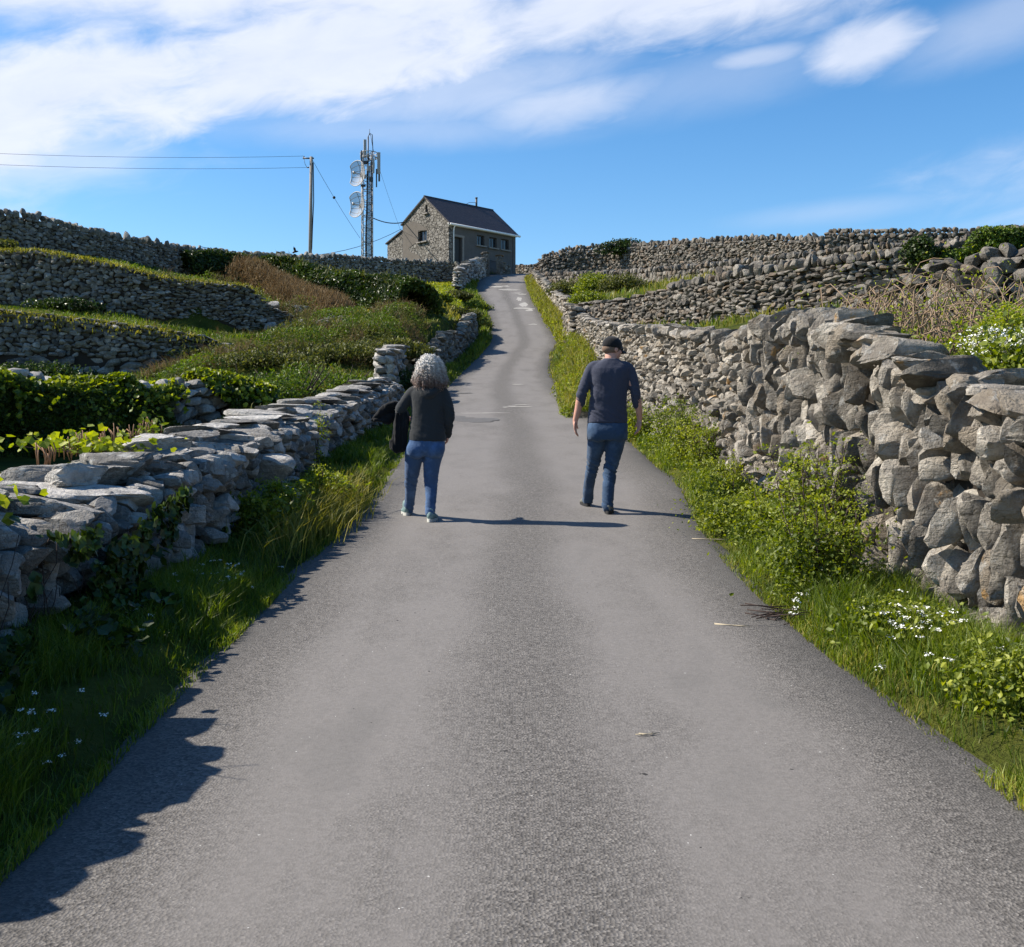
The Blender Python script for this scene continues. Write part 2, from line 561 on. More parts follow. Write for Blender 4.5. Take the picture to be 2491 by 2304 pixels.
gx = spaced([(-700, -100, 60), (-100, -40, 3), (-40, -12, .5), (-12, -5, .25), (-5, 5, .11), (5, 12, .25), (12, 40, .5), (40, 100, 3), (100, 700, 60)])
gy = spaced([(-300, -20, 20), (-20, 0, 1.5), (0, 20, .2), (20, 92, .32), (92, 140, 2), (140, 700, 40)])
X, Y = np.meshgrid(gx, gy)
Z = ground(X, Y)
g = MB()
nx, ny = len(gx), len(gy)
idx = np.arange(nx * ny).reshape(ny, nx)
q = np.stack([idx[:-1, :-1], idx[:-1, 1:], idx[1:, 1:], idx[1:, :-1]], -1).reshape(-1, 4)
g.add(np.stack([X, Y, Z], -1), q)


def ground_mat():
    m, t, out = new_mat('turf and soil')
    tc = t.node('ShaderNodeTexCoord')
    co = tc.outputs['Object']
    n1 = t.noise(co, 0.5, 6, 0.65)
    n2 = t.noise(co, 9, 6, 0.75)
    c = t.mix(t.ss(n1, 0.35, 0.65), (0.04, 0.055, 0.012), (0.11, 0.115, 0.022))
    c = t.mix(t.m('MULTIPLY', t.ss(n2, 0.5, 0.7), 0.7), c, (0.035, 0.04, 0.014))
    n3 = t.noise(co, 40, 4, 0.7)
    b = pbsdf(t, c, 1.0, 0.05, bump(t, t.m('ADD', n2, t.m('MULTIPLY', n3, 0.4)), 1.0, 0.08))
    t.l.new(b.outputs[0], out.inputs[0])
    return m


tag(g.build('ground', ground_mat()), kind='structure')


def road_mat():
    m, t, out = new_mat('worn chip asphalt')
    tc = t.node('ShaderNodeTexCoord')
    co = tc.outputs['Object']
    ac = attr(t, 'across')
    wob = t.noise(co, 0.35, 3, 0.6)
    big = t.noise(t.mapping(co, (1, 0.45, 1)), 1.4, 6, 0.65)
    xx = t.m('ADD', ac, t.m('MULTIPLY', t.m('SUBTRACT', wob, 0.5), 0.28))
    # two wheel tracks polished smooth; chips left standing between them and at the edges
    d1 = t.m('ABSOLUTE', t.m('SUBTRACT', t.m('ABSOLUTE', xx), 0.42))
    track = t.m('SUBTRACT', 1.0, t.ss(d1, 0.14, 0.38))
    track = t.m('MULTIPLY', track, t.m('ADD', 0.35, t.m('MULTIPLY', t.ss(big, 0.3, 0.6), 0.65)))
    edge = t.ss(t.m('ABSOLUTE', ac), 0.72, 1.0)
    vor = t.node('ShaderNodeTexVoronoi', feature='F1', i_Scale=95.0)
    t.l.new(co, vor.inputs['Vector'])
    vc = t.node('ShaderNodeSeparateColor'); t.l.new(vor.outputs['Color'], vc.inputs[0])
    chip = vc.outputs[0]
    fine = t.noise(co, 210, 3, 0.8)
    mid = t.noise(co, 30, 5, 0.75)
    rough_c = t.mix(t.m('MULTIPLY', chip, 1.0), (0.062, 0.057, 0.052), (0.195, 0.181, 0.166))
    rough_c = t.mix(t.m('MULTIPLY', t.ss(fine, 0.47, 0.62), 0.5), rough_c, (0.05, 0.047, 0.045))
    smooth_c = t.mix(chip, (0.152, 0.141, 0.131), (0.182, 0.169, 0.158))
    c = t.mix(track, rough_c, smooth_c)
    c = t.mix(t.m('MULTIPLY', t.ss(mid, 0.5, 0.68), 0.22), c, (0.08, 0.076, 0.072))
    c = t.mix(t.m('MULTIPLY', t.m('MULTIPLY', edge, t.ss(big, 0.3, 0.52)), 0.75), c, (0.05, 0.048, 0.046))
    c = t.mix(t.m('MULTIPLY', t.ss(big, 0.54, 0.72), 0.35), c, (0.10, 0.096, 0.09))
    spk = t.noise(co, 55, 2, 0.5)
    c = t.mix(t.ss(spk, 0.755, 0.775), c, (0.5, 0.49, 0.46))
    c = t.mix(t.ss(t.noise(t.mapping(co, (1.0, 1.0, 1.0)), 23, 2, 0.5), 0.755, 0.78), c, (0.03, 0.028, 0.027))
    h = t.m('ADD', t.m('MULTIPLY', vor.outputs['Distance'], t.m('SUBTRACT', 1.15, track)), t.m('MULTIPLY', fine, 0.35))
    b = pbsdf(t, c, 0.86, 0.3, bump(t, h, 0.7, 0.006))
    t.l.new(b.outputs[0], out.inputs[0])
    return m


ry = spaced([(-20, 0, 1.0), (0, 12, .1), (12, 110, .3)])
na = 41
ta = np.linspace(-1, 1, na)
A, B = xl(ry), xr(ry)
B = B + 0.05 * fbm(np.stack([ry * 0.8, ry * 0 + 3, ry * 0], -1), 3)
A = A + 0.04 * fbm(np.stack([ry * 0.8, ry * 0 + 9, ry * 0], -1), 3)
mid_, hw = (A + B) / 2, (B - A) / 2 + 0.04
RX = mid_[:, None] + hw[:, None] * ta[None, :]
RY = np.broadcast_to(ry[:, None], RX.shape)
RZ = lanez(RY) + 0.02 * (1 - ta[None, :] ** 2) + 0.006 * fbm(np.stack([RX * .7, RY * .5, RX * 0], -1), 2) - 0.03 * sst(.94, 1, np.abs(ta))[None, :]
rd = MB()
idx = np.arange(RX.size).reshape(RX.shape)
q = np.stack([idx[:-1, :-1], idx[:-1, 1:], idx[1:, 1:], idx[1:, :-1]], -1).reshape(-1, 4)
rd.add(np.stack([RX, RY, RZ], -1), q)
tag(rd.build('road', road_mat(), attrs={'across': np.broadcast_to(ta[None, :], RX.shape).ravel()}), kind='structure')


def roadz(x, y):
    a, b = xl(y), xr(y)
    t = (x - (a + b) / 2) / ((b - a) / 2)
    return lanez(y) + 0.02 * (1 - t * t)


# pale worn patches on the upper lane, and damp/dark repairs
def flat_patch(mb, cx, cy, rx, ry_, seed, lift=0.006, r=.5):
    n = 18
    th = np.linspace(0, 2 * np.pi, n, endpoint=False)
    rr = 1 + 0.9 * vnoise(np.stack([np.cos(th) * 1.7 + seed, np.sin(th) * 1.7, th * 0 + seed], -1))
    x = cx + rx * rr * np.cos(th); y = cy + ry_ * rr * np.sin(th)
    z = roadz(x, y) + lift
    V = np.concatenate([[[cx, cy, float(roadz(cx, cy)) + lift]], np.stack([x, y, z], -1)])
    mb.add(V, [(0, i + 1, (i + 1) % n + 1) for i in range(n)], r)


M['patch'] = plain_mat('pale limestone wear', (0.33, 0.315, 0.29), 0.9, 0.1, nscale=9, var=0.3)
M['damp'] = plain_mat('dark tar repair', (0.10, 0.096, 0.092), 0.8, 0.3, nscale=14, var=0.4)
pp = MB()
for i, (px, py, yy, rx, ry_) in enumerate([(497, 287.5, 73.5, .35, .35), (509, 290, 72, .8, .35), (517, 294.5, 70, .35, .22), (523, 296, 69.4, .25, .25), (512, 292, 71.4, .5, .12),
        (519, 300, 66.6, .18, .9), (524, 306, 64.2, .2, 1.1), (530, 311, 61.8, .3, .5), (526, 309.5, 62.5, .5, .25), (533, 324.6, 56.2, .22, .18), (505, 286, 74, .3, .3),
        (518, 385.6, 32.6, .18, .12), (512, 406.2, 25.6, .12, .1), (517, 407, 25.5, .25, .07), (506, 408, 25.3, .08, .08), (490, 414, 24, .5, .06), (523, 405.6, 26, .2, .06)]):
    flat_patch(pp, px2(px, yy), yy, rx, ry_, i * 3.1)
tag(pp.build('road_wear', M['patch']), kind='structure')
pp = MB()
for i, (px, py, yy, rx, ry_) in enumerate([(469, 418, 22.6, .42, .28), (462, 416, 23.0, .25, .35), (480, 420, 22.3, .2, .2), (466, 393, 29.5, .2, .15)]):
    flat_patch(pp, px2(px, yy), yy, rx, ry_, 40 + i * 3.1)
tag(pp.build('road_repair', M['damp']), kind='structure')


# ------------------------------------------------------------------ dry stone walls
def clip_poly(poly, nx_, ny_, d):
    out = []
    n = len(poly)
    for i in range(n):
        a, b = poly[i], poly[(i + 1) % n]
        da = a[0] * nx_ + a[1] * ny_ - d
        db = b[0] * nx_ + b[1] * ny_ - d
        if da <= 0:
            out.append(a)
        if (da < 0 < db) or (db < 0 < da):
            t = da / (da - db)
            out.append((a[0] + (b[0] - a[0]) * t, a[1] + (b[1] - a[1]) * t))
    return out


def voronoi_cells(seeds, box):
    """seeds (n,2) -> list of polygons clipped to box"""
    n = len(seeds)
    x0, x1, y0, y1 = box
    order = np.argsort(seeds[:, 0])
    S = seeds[order]
    res = []
    K = 60
    for i in range(n):
        lo, hi = max(0, i - K), min(n, i + K + 1)
        d = S[lo:hi] - S[i]
        dd = (d ** 2).sum(1)
        near = np.argsort(dd)[1:13]
        poly = [(x0, y0), (x1, y0), (x1, y1), (x0, y1)]
        sx, sy = S[i]
        for j in near:
            px_, py_ = S[lo + j]
            mx, my = (px_ + sx) / 2, (py_ + sy) / 2
            vx, vy = px_ - sx, py_ - sy
            poly = clip_poly(poly, vx, vy, vx * mx + vy * my)
            if len(poly) < 3:
                break
        res.append(poly)
    return res


def stone_shapes(L, H, cw, ch, seed, jit=0.42, drop=0.12):
    """cells in (s,h) for a rectangle L x H with stone width cw, height ch"""
    r = np.random.default_rng(seed)
    nc, nr = max(2, int(L / cw)), max(2, int(round(H / ch)))
    pts = []
    for j in range(nr):
        off = r.random()
        for i in range(nc):
            if r.random() < drop:
                continue
            pts.append(((i + off + (r.random() - .5) * 2 * jit) % nc, j + .5 + (r.random() - .5) * 2 * jit * .8))
    P = np.array(pts)
    P[:, 1] = np.clip(P[:, 1], 0.05, nr - 0.05)
    cells = voronoi_cells(P, (0, nc, 0, nr))
    sx, sy = L / nc, H / nr
    return [[(a * sx, b * sy) for a, b in c] for c in cells if len(c) >= 3]


def resample(poly, n, corner=0.3):
    P = np.array(poly)
    Q = np.roll(P, -1, 0)
    # cut the corners
    P2 = np.stack([P * (1 - corner) + Q * corner, P * corner + Q * (1 - corner)], 1).reshape(-1, 2)
    Q2 = np.roll(P2, -1, 0)
    seg = np.linalg.norm(Q2 - P2, axis=1)
    cum = np.concatenate([[0], np.cumsum(seg)])
    t = np.linspace(0, cum[-1], n, endpoint=False)
    k = np.clip(np.searchsorted(cum, t, 'right') - 1, 0, len(seg) - 1)
    fr = (t - cum[k]) / np.maximum(seg[k], 1e-9)
    return P2[k] + (Q2[k] - P2[k]) * fr[:, None]


def ico(sub):
    bm = bmesh.new()
    bmesh.ops.create_icosphere(bm, subdivisions=sub, radius=1)
    v = np.array([tuple(a.co) for a in bm.verts])
    f = np.array([[a.index for a in fc.verts] for fc in bm.faces])
    bm.free()
    return v, f


ICO = {k: ico(k) for k in (1, 2, 3, 4)}


def rock(mb, c, size, rotm=None, sub=2, seed=0, facets=11, nz=0.06, r=None, boxy=0.5):
    rr = np.random.default_rng(seed)
    v, f = ICO[sub]
    v = v.copy()
    # boxy start, then chisel planes off it
    v = np.sign(v) * np.abs(v) ** (1 - boxy * .55)
    for _ in range(facets):
        n = rr.normal(size=3); n /= np.linalg.norm(n)
        d = rr.uniform(.52, .93)
        k = v @ n
        v -= np.maximum(k - d, 0)[:, None] * n
    v /= np.abs(v).max(0)
    v += nz * .5 * fbm(v * 2.1 + (seed % 997) * 3.7, 2)[:, None] * v
    if sub > 2: v += nz * .5 * fbm(v * np.array([6.5, 6.5, 9.]) + (seed % 991) * 1.7, 3)[:, None] * v
    v = v * (np.array(size) / 2)
    if rotm is not None:
        v = v @ rotm.T
    mb.add(v + np.array(c), f, rr.random() if r is None else r)


def rotmat(tx, ty, tz):
    return np.array((Matrix.Rotation(tz, 3, 'Z') @ Matrix.Rotation(ty, 3, 'Y') @ Matrix.Rotation(tx, 3, 'X')))


class Wall:
    """a wall along a ground path: pts = (x, y), base z, top z at each point"""
    def __init__(s, pts, th=0.45, batter=0.08):
        P = np.array(pts, float)               # x,y,zb,zt
        d = np.linalg.norm(np.diff(P[:, :2], axis=0), axis=1)
        cum = np.concatenate([[0], np.cumsum(d)])
        s.L = cum[-1]
        s.ss = np.arange(0, s.L + .1, .1)
        T = np.stack([np.interp(s.ss, cum, P[:, i]) for i in range(4)], 1)
        k = np.ones(7) / 7
        T = np.stack([np.convolve(np.pad(T[:, i], 3, 'edge'), k, 'valid') for i in range(4)], 1)
        s.T = T
        g_ = np.gradient(T[:, :2], axis=0)
        g_ /= np.linalg.norm(g_, axis=1)[:, None] + 1e-9
        s.N = np.stack([g_[:, 1], -g_[:, 0]], 1)     # right hand side of travel
        s.th, s.batter = th, batter

    def at(s, u):
        f = lambda i: np.interp(u, s.ss, s.T[:, i])
        n = np.stack([np.interp(u, s.ss, s.N[:, 0]), np.interp(u, s.ss, s.N[:, 1])], -1)
        return f(0), f(1), f(2), f(3), n

    def pos(s, u, v, d, side=1):
        """u along, v in 0..1 of the height (may pass 1), d outwards from the face"""
        x, y, zb, zt, n = s.at(u)
        o = (s.th / 2 - s.batter * v + d) * side
        return np.stack([x + n[..., 0] * o, y + n[..., 1] * o, zb + (zt - zb) * v], -1)

    def height(s):
        return float(np.mean(s.T[:, 3] - s.T[:, 2]))

    def faces(s, mb, regions, n=12, rings=3, side=1, gap=0.012, bulge=0.35, prot=0.05, nz=0.012, nzs=9.0, seed=1, corner=.3, tilt=.25, deep=.16, chisel=4):
        """regions: (u0, u1, v0, v1, stone width, stone height)"""
        for ri, (u0, u1, v0, v1, cw, ch) in enumerate(regions):
            Hm = float(np.interp((u0 + u1) / 2, s.ss, s.T[:, 3] - s.T[:, 2]))
            H = Hm * (v1 - v0)
            cells = stone_shapes(u1 - u0, H, cw, ch, seed + ri * 13)
            r = np.random.default_rng(seed * 7 + ri)
            prof = [(1.0, None), (1.0, 0.0)]
            for k in range(rings):
                t = (k + 1) / (rings + .6)
                prof.append((1 - t ** 1.5 * 0.95 if rings > 2 else 1 - t, t))
            base = []
            for c in cells:
                P = resample(c, n, corner * r.uniform(.5, 1.1))
                ctr = P.mean(0)
                D = P - ctr
                size = np.linalg.norm(D, axis=1).mean()
                if size < 0.015:
                    continue
                D *= max(0.3, 1 - gap / size)
                ta_, tb_ = r.normal(0, tilt, 2)
                pr = r.uniform(0, prot)
                if r.random() < .06: pr -= prot * 1.6
                V = []
                minor = min(np.ptp(D[:, 0]), np.ptp(D[:, 1])) / 2
                for sc_, tt in prof:
                    q = D * sc_
                    if tt is None:
                        dd = np.full(n, -deep)
                    else:
                        dd = pr + (q[:, 0] * ta_ + q[:, 1] * tb_) + bulge * minor * (1 - (1 - tt) ** 2.2)
                    V.append(np.column_stack([q + ctr, dd]))
                V.append(np.array([[ctr[0], ctr[1], pr + bulge * minor * 1.02]]))
                V = np.concatenate(V)
                m_ = len(prof)
                # chisel flat planes off the front
                W_ = V - np.array([ctr[0], ctr[1], pr])
                for _ in range(chisel):
                    nn0 = np.array([r.normal(), r.normal(), abs(r.normal()) * .9 + .25]); nn0 /= np.linalg.norm(nn0)
                    ext = np.abs(D @ nn0[:2]).max() * .75 + bulge * minor * nn0[2] * .8
                    dist = ext * r.uniform(.45, .95)
                    kk = W_ @ nn0
                    W_ = W_ - (np.maximum(kk - dist, 0) * (W_[:, 2] > -deep + .02))[:, None] * nn0 * .9
                V = W_ + np.array([ctr[0], ctr[1], pr])
                base.append((V, r.random()))
            if not base:
                continue
            m_ = len(prof)
            nv = n * m_ + 1
            fq = []
            for k in range(m_ - 1):
                for j in range(n):
                    fq.append((k * n + j, k * n + (j + 1) % n, (k + 1) * n + (j + 1) % n, (k + 1) * n + j))
            ft = [((m_ - 1) * n + j, (m_ - 1) * n + (j + 1) % n, nv - 1) for j in range(n)]
            fq, ft = np.array(fq), np.array(ft)
            if side < 0:
                fq, ft = fq[:, ::-1], ft[:, ::-1]
            V = np.stack([b[0] for b in base])
            R_ = np.repeat(np.array([b[1] for b in base]), nv)
            U = V[..., 0] + u0
            W = v0 + V[..., 1] / Hm
            P = s.pos(U.ravel(), W.ravel(), V[..., 2].ravel(), side)
            front = (V[..., 2].ravel() > -deep + .001)
            off = fbm(P * nzs * np.array([1, 1, .55]) + (R_ * 50)[:, None], 3) - .9 * np.maximum(0, .35 - np.abs(vnoise(P * nzs * .8 + (R_ * 90)[:, None])))
            off2 = fbm(P * nzs * .7 + (R_ * 50)[:, None] + 31, 2)
            _, _, _, _, nn_ = s.at(U.ravel())
            P[:, 0] += nn_[:, 0] * side * off * nz * front + off2 * nz * .5
            P[:, 1] += nn_[:, 1] * side * off * nz * front + off2 * nz * .5
            P[:, 2] += off2 * nz * .8
            k_ = np.arange(len(base))[:, None, None] * nv
            mb.add(P, [(fq[None] + k_).reshape(-1, 4), (ft[None] + k_).reshape(-1, 3)], R_)

    def rocks(s, mb, regions, side=1, sub=2, seed=1, depth=.28, facets=12, nz=.05, boxy=.7, over=1.1, prot=.05, tiltn=.12, rr=.12, drop=.1):
        """fills the face with separate chiselled stones; regions as in faces()"""
        for ri, (u0, u1, v0, v1, cw, ch) in enumerate(regions):
            Hm = float(np.interp((u0 + u1) / 2, s.ss, s.T[:, 3] - s.T[:, 2]))
            r = np.random.default_rng(seed * 11 + ri)
            for c in stone_shapes(u1 - u0, Hm * (v1 - v0), cw, ch, seed + ri * 13, drop=drop):
                P = np.array(c); ctr = (P.max(0) + P.min(0)) / 2; ext = P.max(0) - P.min(0)
                if min(ext) < .02: continue
                u, v = u0 + ctr[0], v0 + ctr[1] / Hm
                x, y, zb, zt, n = s.at(np.array(u)); kz = float(zt - zb) / Hm
                dd = depth * r.uniform(.8, 1.15)
                p = s.pos(np.array(u), np.array(v), np.array(-dd / 2 + r.normal(0, prot) + .02), side)
                # most stones are wider than their cell is left by its neighbours
                rock(mb, p, (ext[0] * over * r.uniform(.9, 1.08), dd, ext[1] * kz * over * r.uniform(.9, 1.08)),
                     rotmat(r.normal(0, tiltn), r.normal(0, rr), math.atan2(-float(n[0]), float(n[1])) + r.normal(0, tiltn)), sub, int(r.integers(1e9)), facets, nz, boxy=boxy)

    def core(s, mb, top=.9, inset=.1, r=0.05):
        u = s.ss[::3]
        rows = []
        for side, v in ((1, -.3), (1, top), (-1, top), (-1, -.3)):
            rows.append(s.pos(u, np.full(len(u), v), np.full(len(u), -inset), side))
        V = np.stack(rows, 1)
        nU = len(u)
        f = []
        for i in range(nU - 1):
            for j in range(4):
                f.append((i * 4 + j, (i + 1) * 4 + j, (i + 1) * 4 + (j + 1) % 4, i * 4 + (j + 1) % 4))
        mb.add(V.reshape(-1, 3), [np.array(f), np.array([[0, 1, 2, 3], [(nU - 1) * 4 + 3, (nU - 1) * 4 + 2, (nU - 1) * 4 + 1, (nU - 1) * 4]])], r)


def coping(mb, wl, u0, u1, w_, d_, h_, seed, sub=2, lean=.25, up=0.0, jit=.4, flat=False, layers=1, nz=.06, tall=0.0):
    """row of cap stones. w_ along the wall, d_ across, h_ tall (each a (lo,hi) pair)"""
    r = np.random.default_rng(seed)
    for la in range(layers):
        u = u0 + r.random() * .1
        while u < u1:
            ww, dd, hh = r.uniform(*w_), r.uniform(*d_), r.uniform(*h_)
            if r.random() < tall:
                hh *= 1.45
            x, y, zb, zt, n = wl.at(np.array(u + ww / 2))
            tz = math.atan2(-float(n[0]), float(n[1]))   # local x along the wall
            off = r.normal(0, .05)
            c = (float(x) + n[0] * off, float(y) + n[1] * off, float(zt) + up + hh * (.36 if not flat else .4) + la * h_[0] * .8)
            rot = rotmat(r.normal(0, lean * .5), r.normal(0, lean), tz + r.normal(0, .12))
            # follow the slope of the top
            x2, y2, _, zt2, _ = wl.at(np.array(min(u + ww / 2 + .3, wl.L)))
            rock(mb, c, (ww * 1.12, dd, hh), rot, sub, int(r.integers(1e9)), 10, nz, boxy=.9 if flat else .6)
            u += ww * (r.uniform(1 - jit * .35, 1.0) if jit > 0 else r.uniform(1.0, 1 - jit * .35))


def wall_from(pts, th=.45, batter=.06, sink=.15):
    """pts: (px, Y, py_top) or with explicit base z"""
    out = []
    for p in pts:
        x = px2(p[0], p[1]); y = p[1]
        zb = gz(x, y) if len(p) < 4 or p[3] is None else p[3]
        out.append((x, y, zb - sink, py2(p[2], y)))
    return Wall(out, th, batter)


def make_wall(name, label, wl, regions, mat, cop=None, n=10, rings=2, both=True, seed=1, group=None, cop_mat=None, **kw):
    kw.setdefault('corner', .2); kw.setdefault('tilt', .38); kw.setdefault('prot', .08); kw.setdefault('nz', .02)
    root = empty(name, tuple(float(v) for v in wl.T[0][:3]))
    tag(root, label, 'stone wall', group)
    mb = MB()
    regions = [(a, b, -.22 if c == 0 else c, d, e, f) for a, b, c, d, e, f in regions]
    wl.rocks(mb, regions, side=1, seed=seed, depth=kw.pop('depth', .26), prot=kw.get('prot', .08) * .45, sub=kw.pop('sub', 2), boxy=kw.pop('boxy', .75), rr=kw.get('tilt', .38) * .4)
    if both:
        Hm = wl.height()
        k2 = dict(kw)
        wl.faces(mb, [(0, wl.L, 0, 1, regions[0][4] * 1.2, regions[0][5] * 1.2)], n=8, rings=1, side=-1, seed=seed + 5, **k2)
    mb.build('stonework', mat, root, sharp=38)
    mb = MB(); wl.core(mb); mb.build('gap_shade_core', M['core'], root, smooth=False)
    mb = MB(); r_ = np.random.default_rng(seed + 900)
    for e_, uu in ((0, .0), (1, wl.L)):
        x, y, zb, zt, nn = wl.at(np.array(uu)); z = float(zb)
        while z < float(zt) - .02:
            hh = r_.uniform(.13, .24)
            for o in (-.25, .22):
                rock(mb, (float(x) + nn[0] * o * wl.th, float(y) + nn[1] * o * wl.th, z + hh / 2), (wl.th * .62, r_.uniform(.3, .5), hh * 1.15), rotmat(0, 0, math.atan2(nn[1], nn[0]) + r_.normal(0, .1)), 2, int(r_.integers(1e9)), boxy=.8)
            z += hh
    mb.build('end_stones', mat, root, sharp=38)
    if cop:
        mb = MB()
        for c in (cop if isinstance(cop, list) else [cop]):
            coping(mb, wl, seed=seed + 77, **c)
        mb.build('coping', cop_mat or mat, root, sharp=32)
    return root


# --- roadside wall on the right, travelling towards the camera?  side=1 is the right hand of travel, so walk from far to near
rw_pts = []
for Yv, zt in [(44, 6.4), (38, 5.5), (28, 4.35), (19, 3.42), (13, 2.74), (10.8, 2.73), (9.3, 2.55), (7.8, 2.36), (7.2, 2.12), (5.9, 1.85), (5.2, 1.64), (3.5, 1.58), (1.0, 1.6), (-4, 1.4)]:
    x = float(rwx(Yv)) + .22
    rw_pts.append((x, Yv, float(lanez(Yv)) - .1, zt - .1))
WR = Wall(rw_pts, .5, .1)
uy = lambda yv: float(np.interp(-yv, -WR.T[:, 1], WR.ss))      # distance along for a given world y
a0, a1, a2, a3, a4 = uy(27), uy(14.5), uy(11.6), uy(8.4), uy(-1)
root = empty('roadside_wall', (WR.T[0][0], WR.T[0][1], WR.T[0][2]))
tag(root, 'tall warm grey dry stone wall beside the man, big upright slabs at its near end', 'stone wall')
mb = MB()
WR.rocks(mb, [(0, a0, 0, 1, .15, .09)], sub=2, seed=3, prot=.05, rr=.25)
WR.rocks(mb, [(a0, a1, 0, 1, .11, .085), (a1, a2, 0, 1, .09, .115)], sub=2, seed=4, prot=.05, rr=.3)
WR.rocks(mb, [(a2, a3, 0, .34, .14, .10), (a2, a3, .34, 1, .08, .24)], sub=3, seed=9, prot=.055, depth=.28, rr=.2, facets=13, over=.95, drop=.03, boxy=.85)
WR.rocks(mb, [(a3, a4, 0, .62, .088, .30), (a3, a4, .58, 1, .105, .18)], sub=3, seed=15, prot=.06, depth=.3, rr=.16, facets=13, nz=.07, over=.9, drop=.03, boxy=.9)
mb.build('stonework', M['stone_near_right'], root, sharp=30)
mb = MB()
WR.faces(mb, [(0, WR.L, 0, 1, .3, .2)], n=8, rings=1, side=-1, seed=31)
mb.build('back_face', M['stone_near_right'], root, sharp=38)
mb = MB(); WR.core(mb, .93, .16); mb.build('gap_shade_core', M['core'], root, smooth=False)
mb = MB()
coping(mb, WR, 0, a0, (.15, .35), (.4, .6), (.12, .2), 5, sub=2, lean=.12, flat=True, up=-.06)
coping(mb, WR, a0, a1, (.15, .38), (.42, .6), (.12, .2), 6, sub=3, lean=.15, flat=True, nz=.1, up=-.08)
coping(mb, WR, a1, a3, (.08, .17), (.4, .6), (.2, .36), 7, sub=3, lean=.35, nz=.08, up=-.16)
coping(mb, WR, a3, a4, (.16, .34), (.5, .64), (.10, .2), 8, sub=4, lean=.22, nz=.08, flat=True, up=-.1)
coping(mb, WR, a3, a4, (.15, .3), (.3, .5), (.14, .24), 18, sub=4, lean=.4, nz=.08, up=-.18)
mb.build('coping', M['stone_near_right'], root, sharp=30)

# --- roadside wall on the left: near stretch
lw_pts = []
for Yv, zt, dx in [(-4, 1.3, 0), (0, .95, 0), (2.4, 1.08, 0), (3.3, 1.42, 0), (4.1, 1.58, 0), (4.4, 1.55, 0), (4.7, 1.2, 0), (5.1, 1.14, 0), (5.5, 1.12, 0), (6.6, 1.23, 0), (8.3, 1.41, 0), (11, 1.61, 0), (14.8, 1.82, 0), (20, 2.3, 0), (24.6, 2.7, 0)]:
    x = float(lwx(Yv)) - .30
    lw_pts.append((x, Yv, float(lanez(Yv)) - .1, zt - .1))
WL = Wall(lw_pts, .8, -.1)
ul = lambda yv: float(np.interp(yv, WL.T[:, 1], WL.ss))
root = empty('roadside_wall', (WL.T[0][0], WL.T[0][1], WL.T[0][2]))
tag(root, 'low pale grey stone wall with broad flat cap slabs, at the near left of the lane', 'stone wall')
mb = MB()
b0, b1, b2 = ul(3.5), ul(9.5), ul(15)
WL.rocks(mb, [(0, b0, 0, 1, .2, .2)], sub=2, seed=41)
WL.rocks(mb, [(b0, b1, 0, 1, .115, .12)], sub=3, seed=43, prot=.06, depth=.3, facets=17, nz=.06, rr=.3, over=.98, drop=.05)
WL.rocks(mb, [(b1, b2, 0, 1, .13, .115)], sub=3, seed=44, prot=.055, depth=.3, facets=14, nz=.06, rr=.3, over=1.0, drop=.05)
WL.rocks(mb, [(b2, WL.L, 0, 1, .19, .13)], sub=2, seed=45, prot=.05, rr=.25, over=1.02)
WL.faces(mb, [(0, WL.L, 0, 1, .3, .2)], n=8, rings=1, side=-1, seed=46)
mb.build('stonework', M['stone_near_left'], root, sharp=32)
mb = MB(); WL.core(mb, .95, .1); mb.build('gap_shade_core', M['core'], root, smooth=False)
mb = MB()
coping(mb, WL, 0, ul(4.4), (.25, .5), (.7, .9), (.1, .2), 51, sub=3, flat=True, lean=.1, nz=.1)
coping(mb, WL, 0, ul(4.4), (.16, .34), (.3, .45), (.14, .42), 52, sub=3, lean=.45, nz=.1, jit=.8)
coping(mb, WL, ul(4.45), b1, (.3, .75), (.78, .98), (.13, .22), 53, sub=4, flat=True, lean=.08, nz=.1, up=-.1)
coping(mb, WL, ul(4.45), b1, (.25, .5), (.4, .6), (.1, .2), 58, sub=4, flat=True, lean=.12, nz=.14, up=.0, jit=-2)
coping(mb, WL, b1, WL.L, (.25, .55), (.74, .9), (.11, .18), 54, sub=3, flat=True, lean=.05, nz=.1, up=-.07)
coping(mb, WL, ul(9), WL.L, (.35, .8), (.5, .8), (.07, .14), 55, sub=3, flat=True, lean=.06, nz=.1, up=.05, jit=-1)
mb.build('coping', M['stone_near_left'], root, sharp=38)

# --- left: stretches of the lane wall further on (walk near to far: side=1 faces the lane)
def lane_wall(y0, y1, h, off=.25):
    out = []
    for Yv in np.arange(y0, y1 + .1, 1.0):
        x = float(lwx(Yv)) - off
        out.append((x, Yv, float(lanez(Yv)) - .15, float(lanez(Yv)) + (h(Yv) if callable(h) else h)))
    return Wall(out, .5, .04)


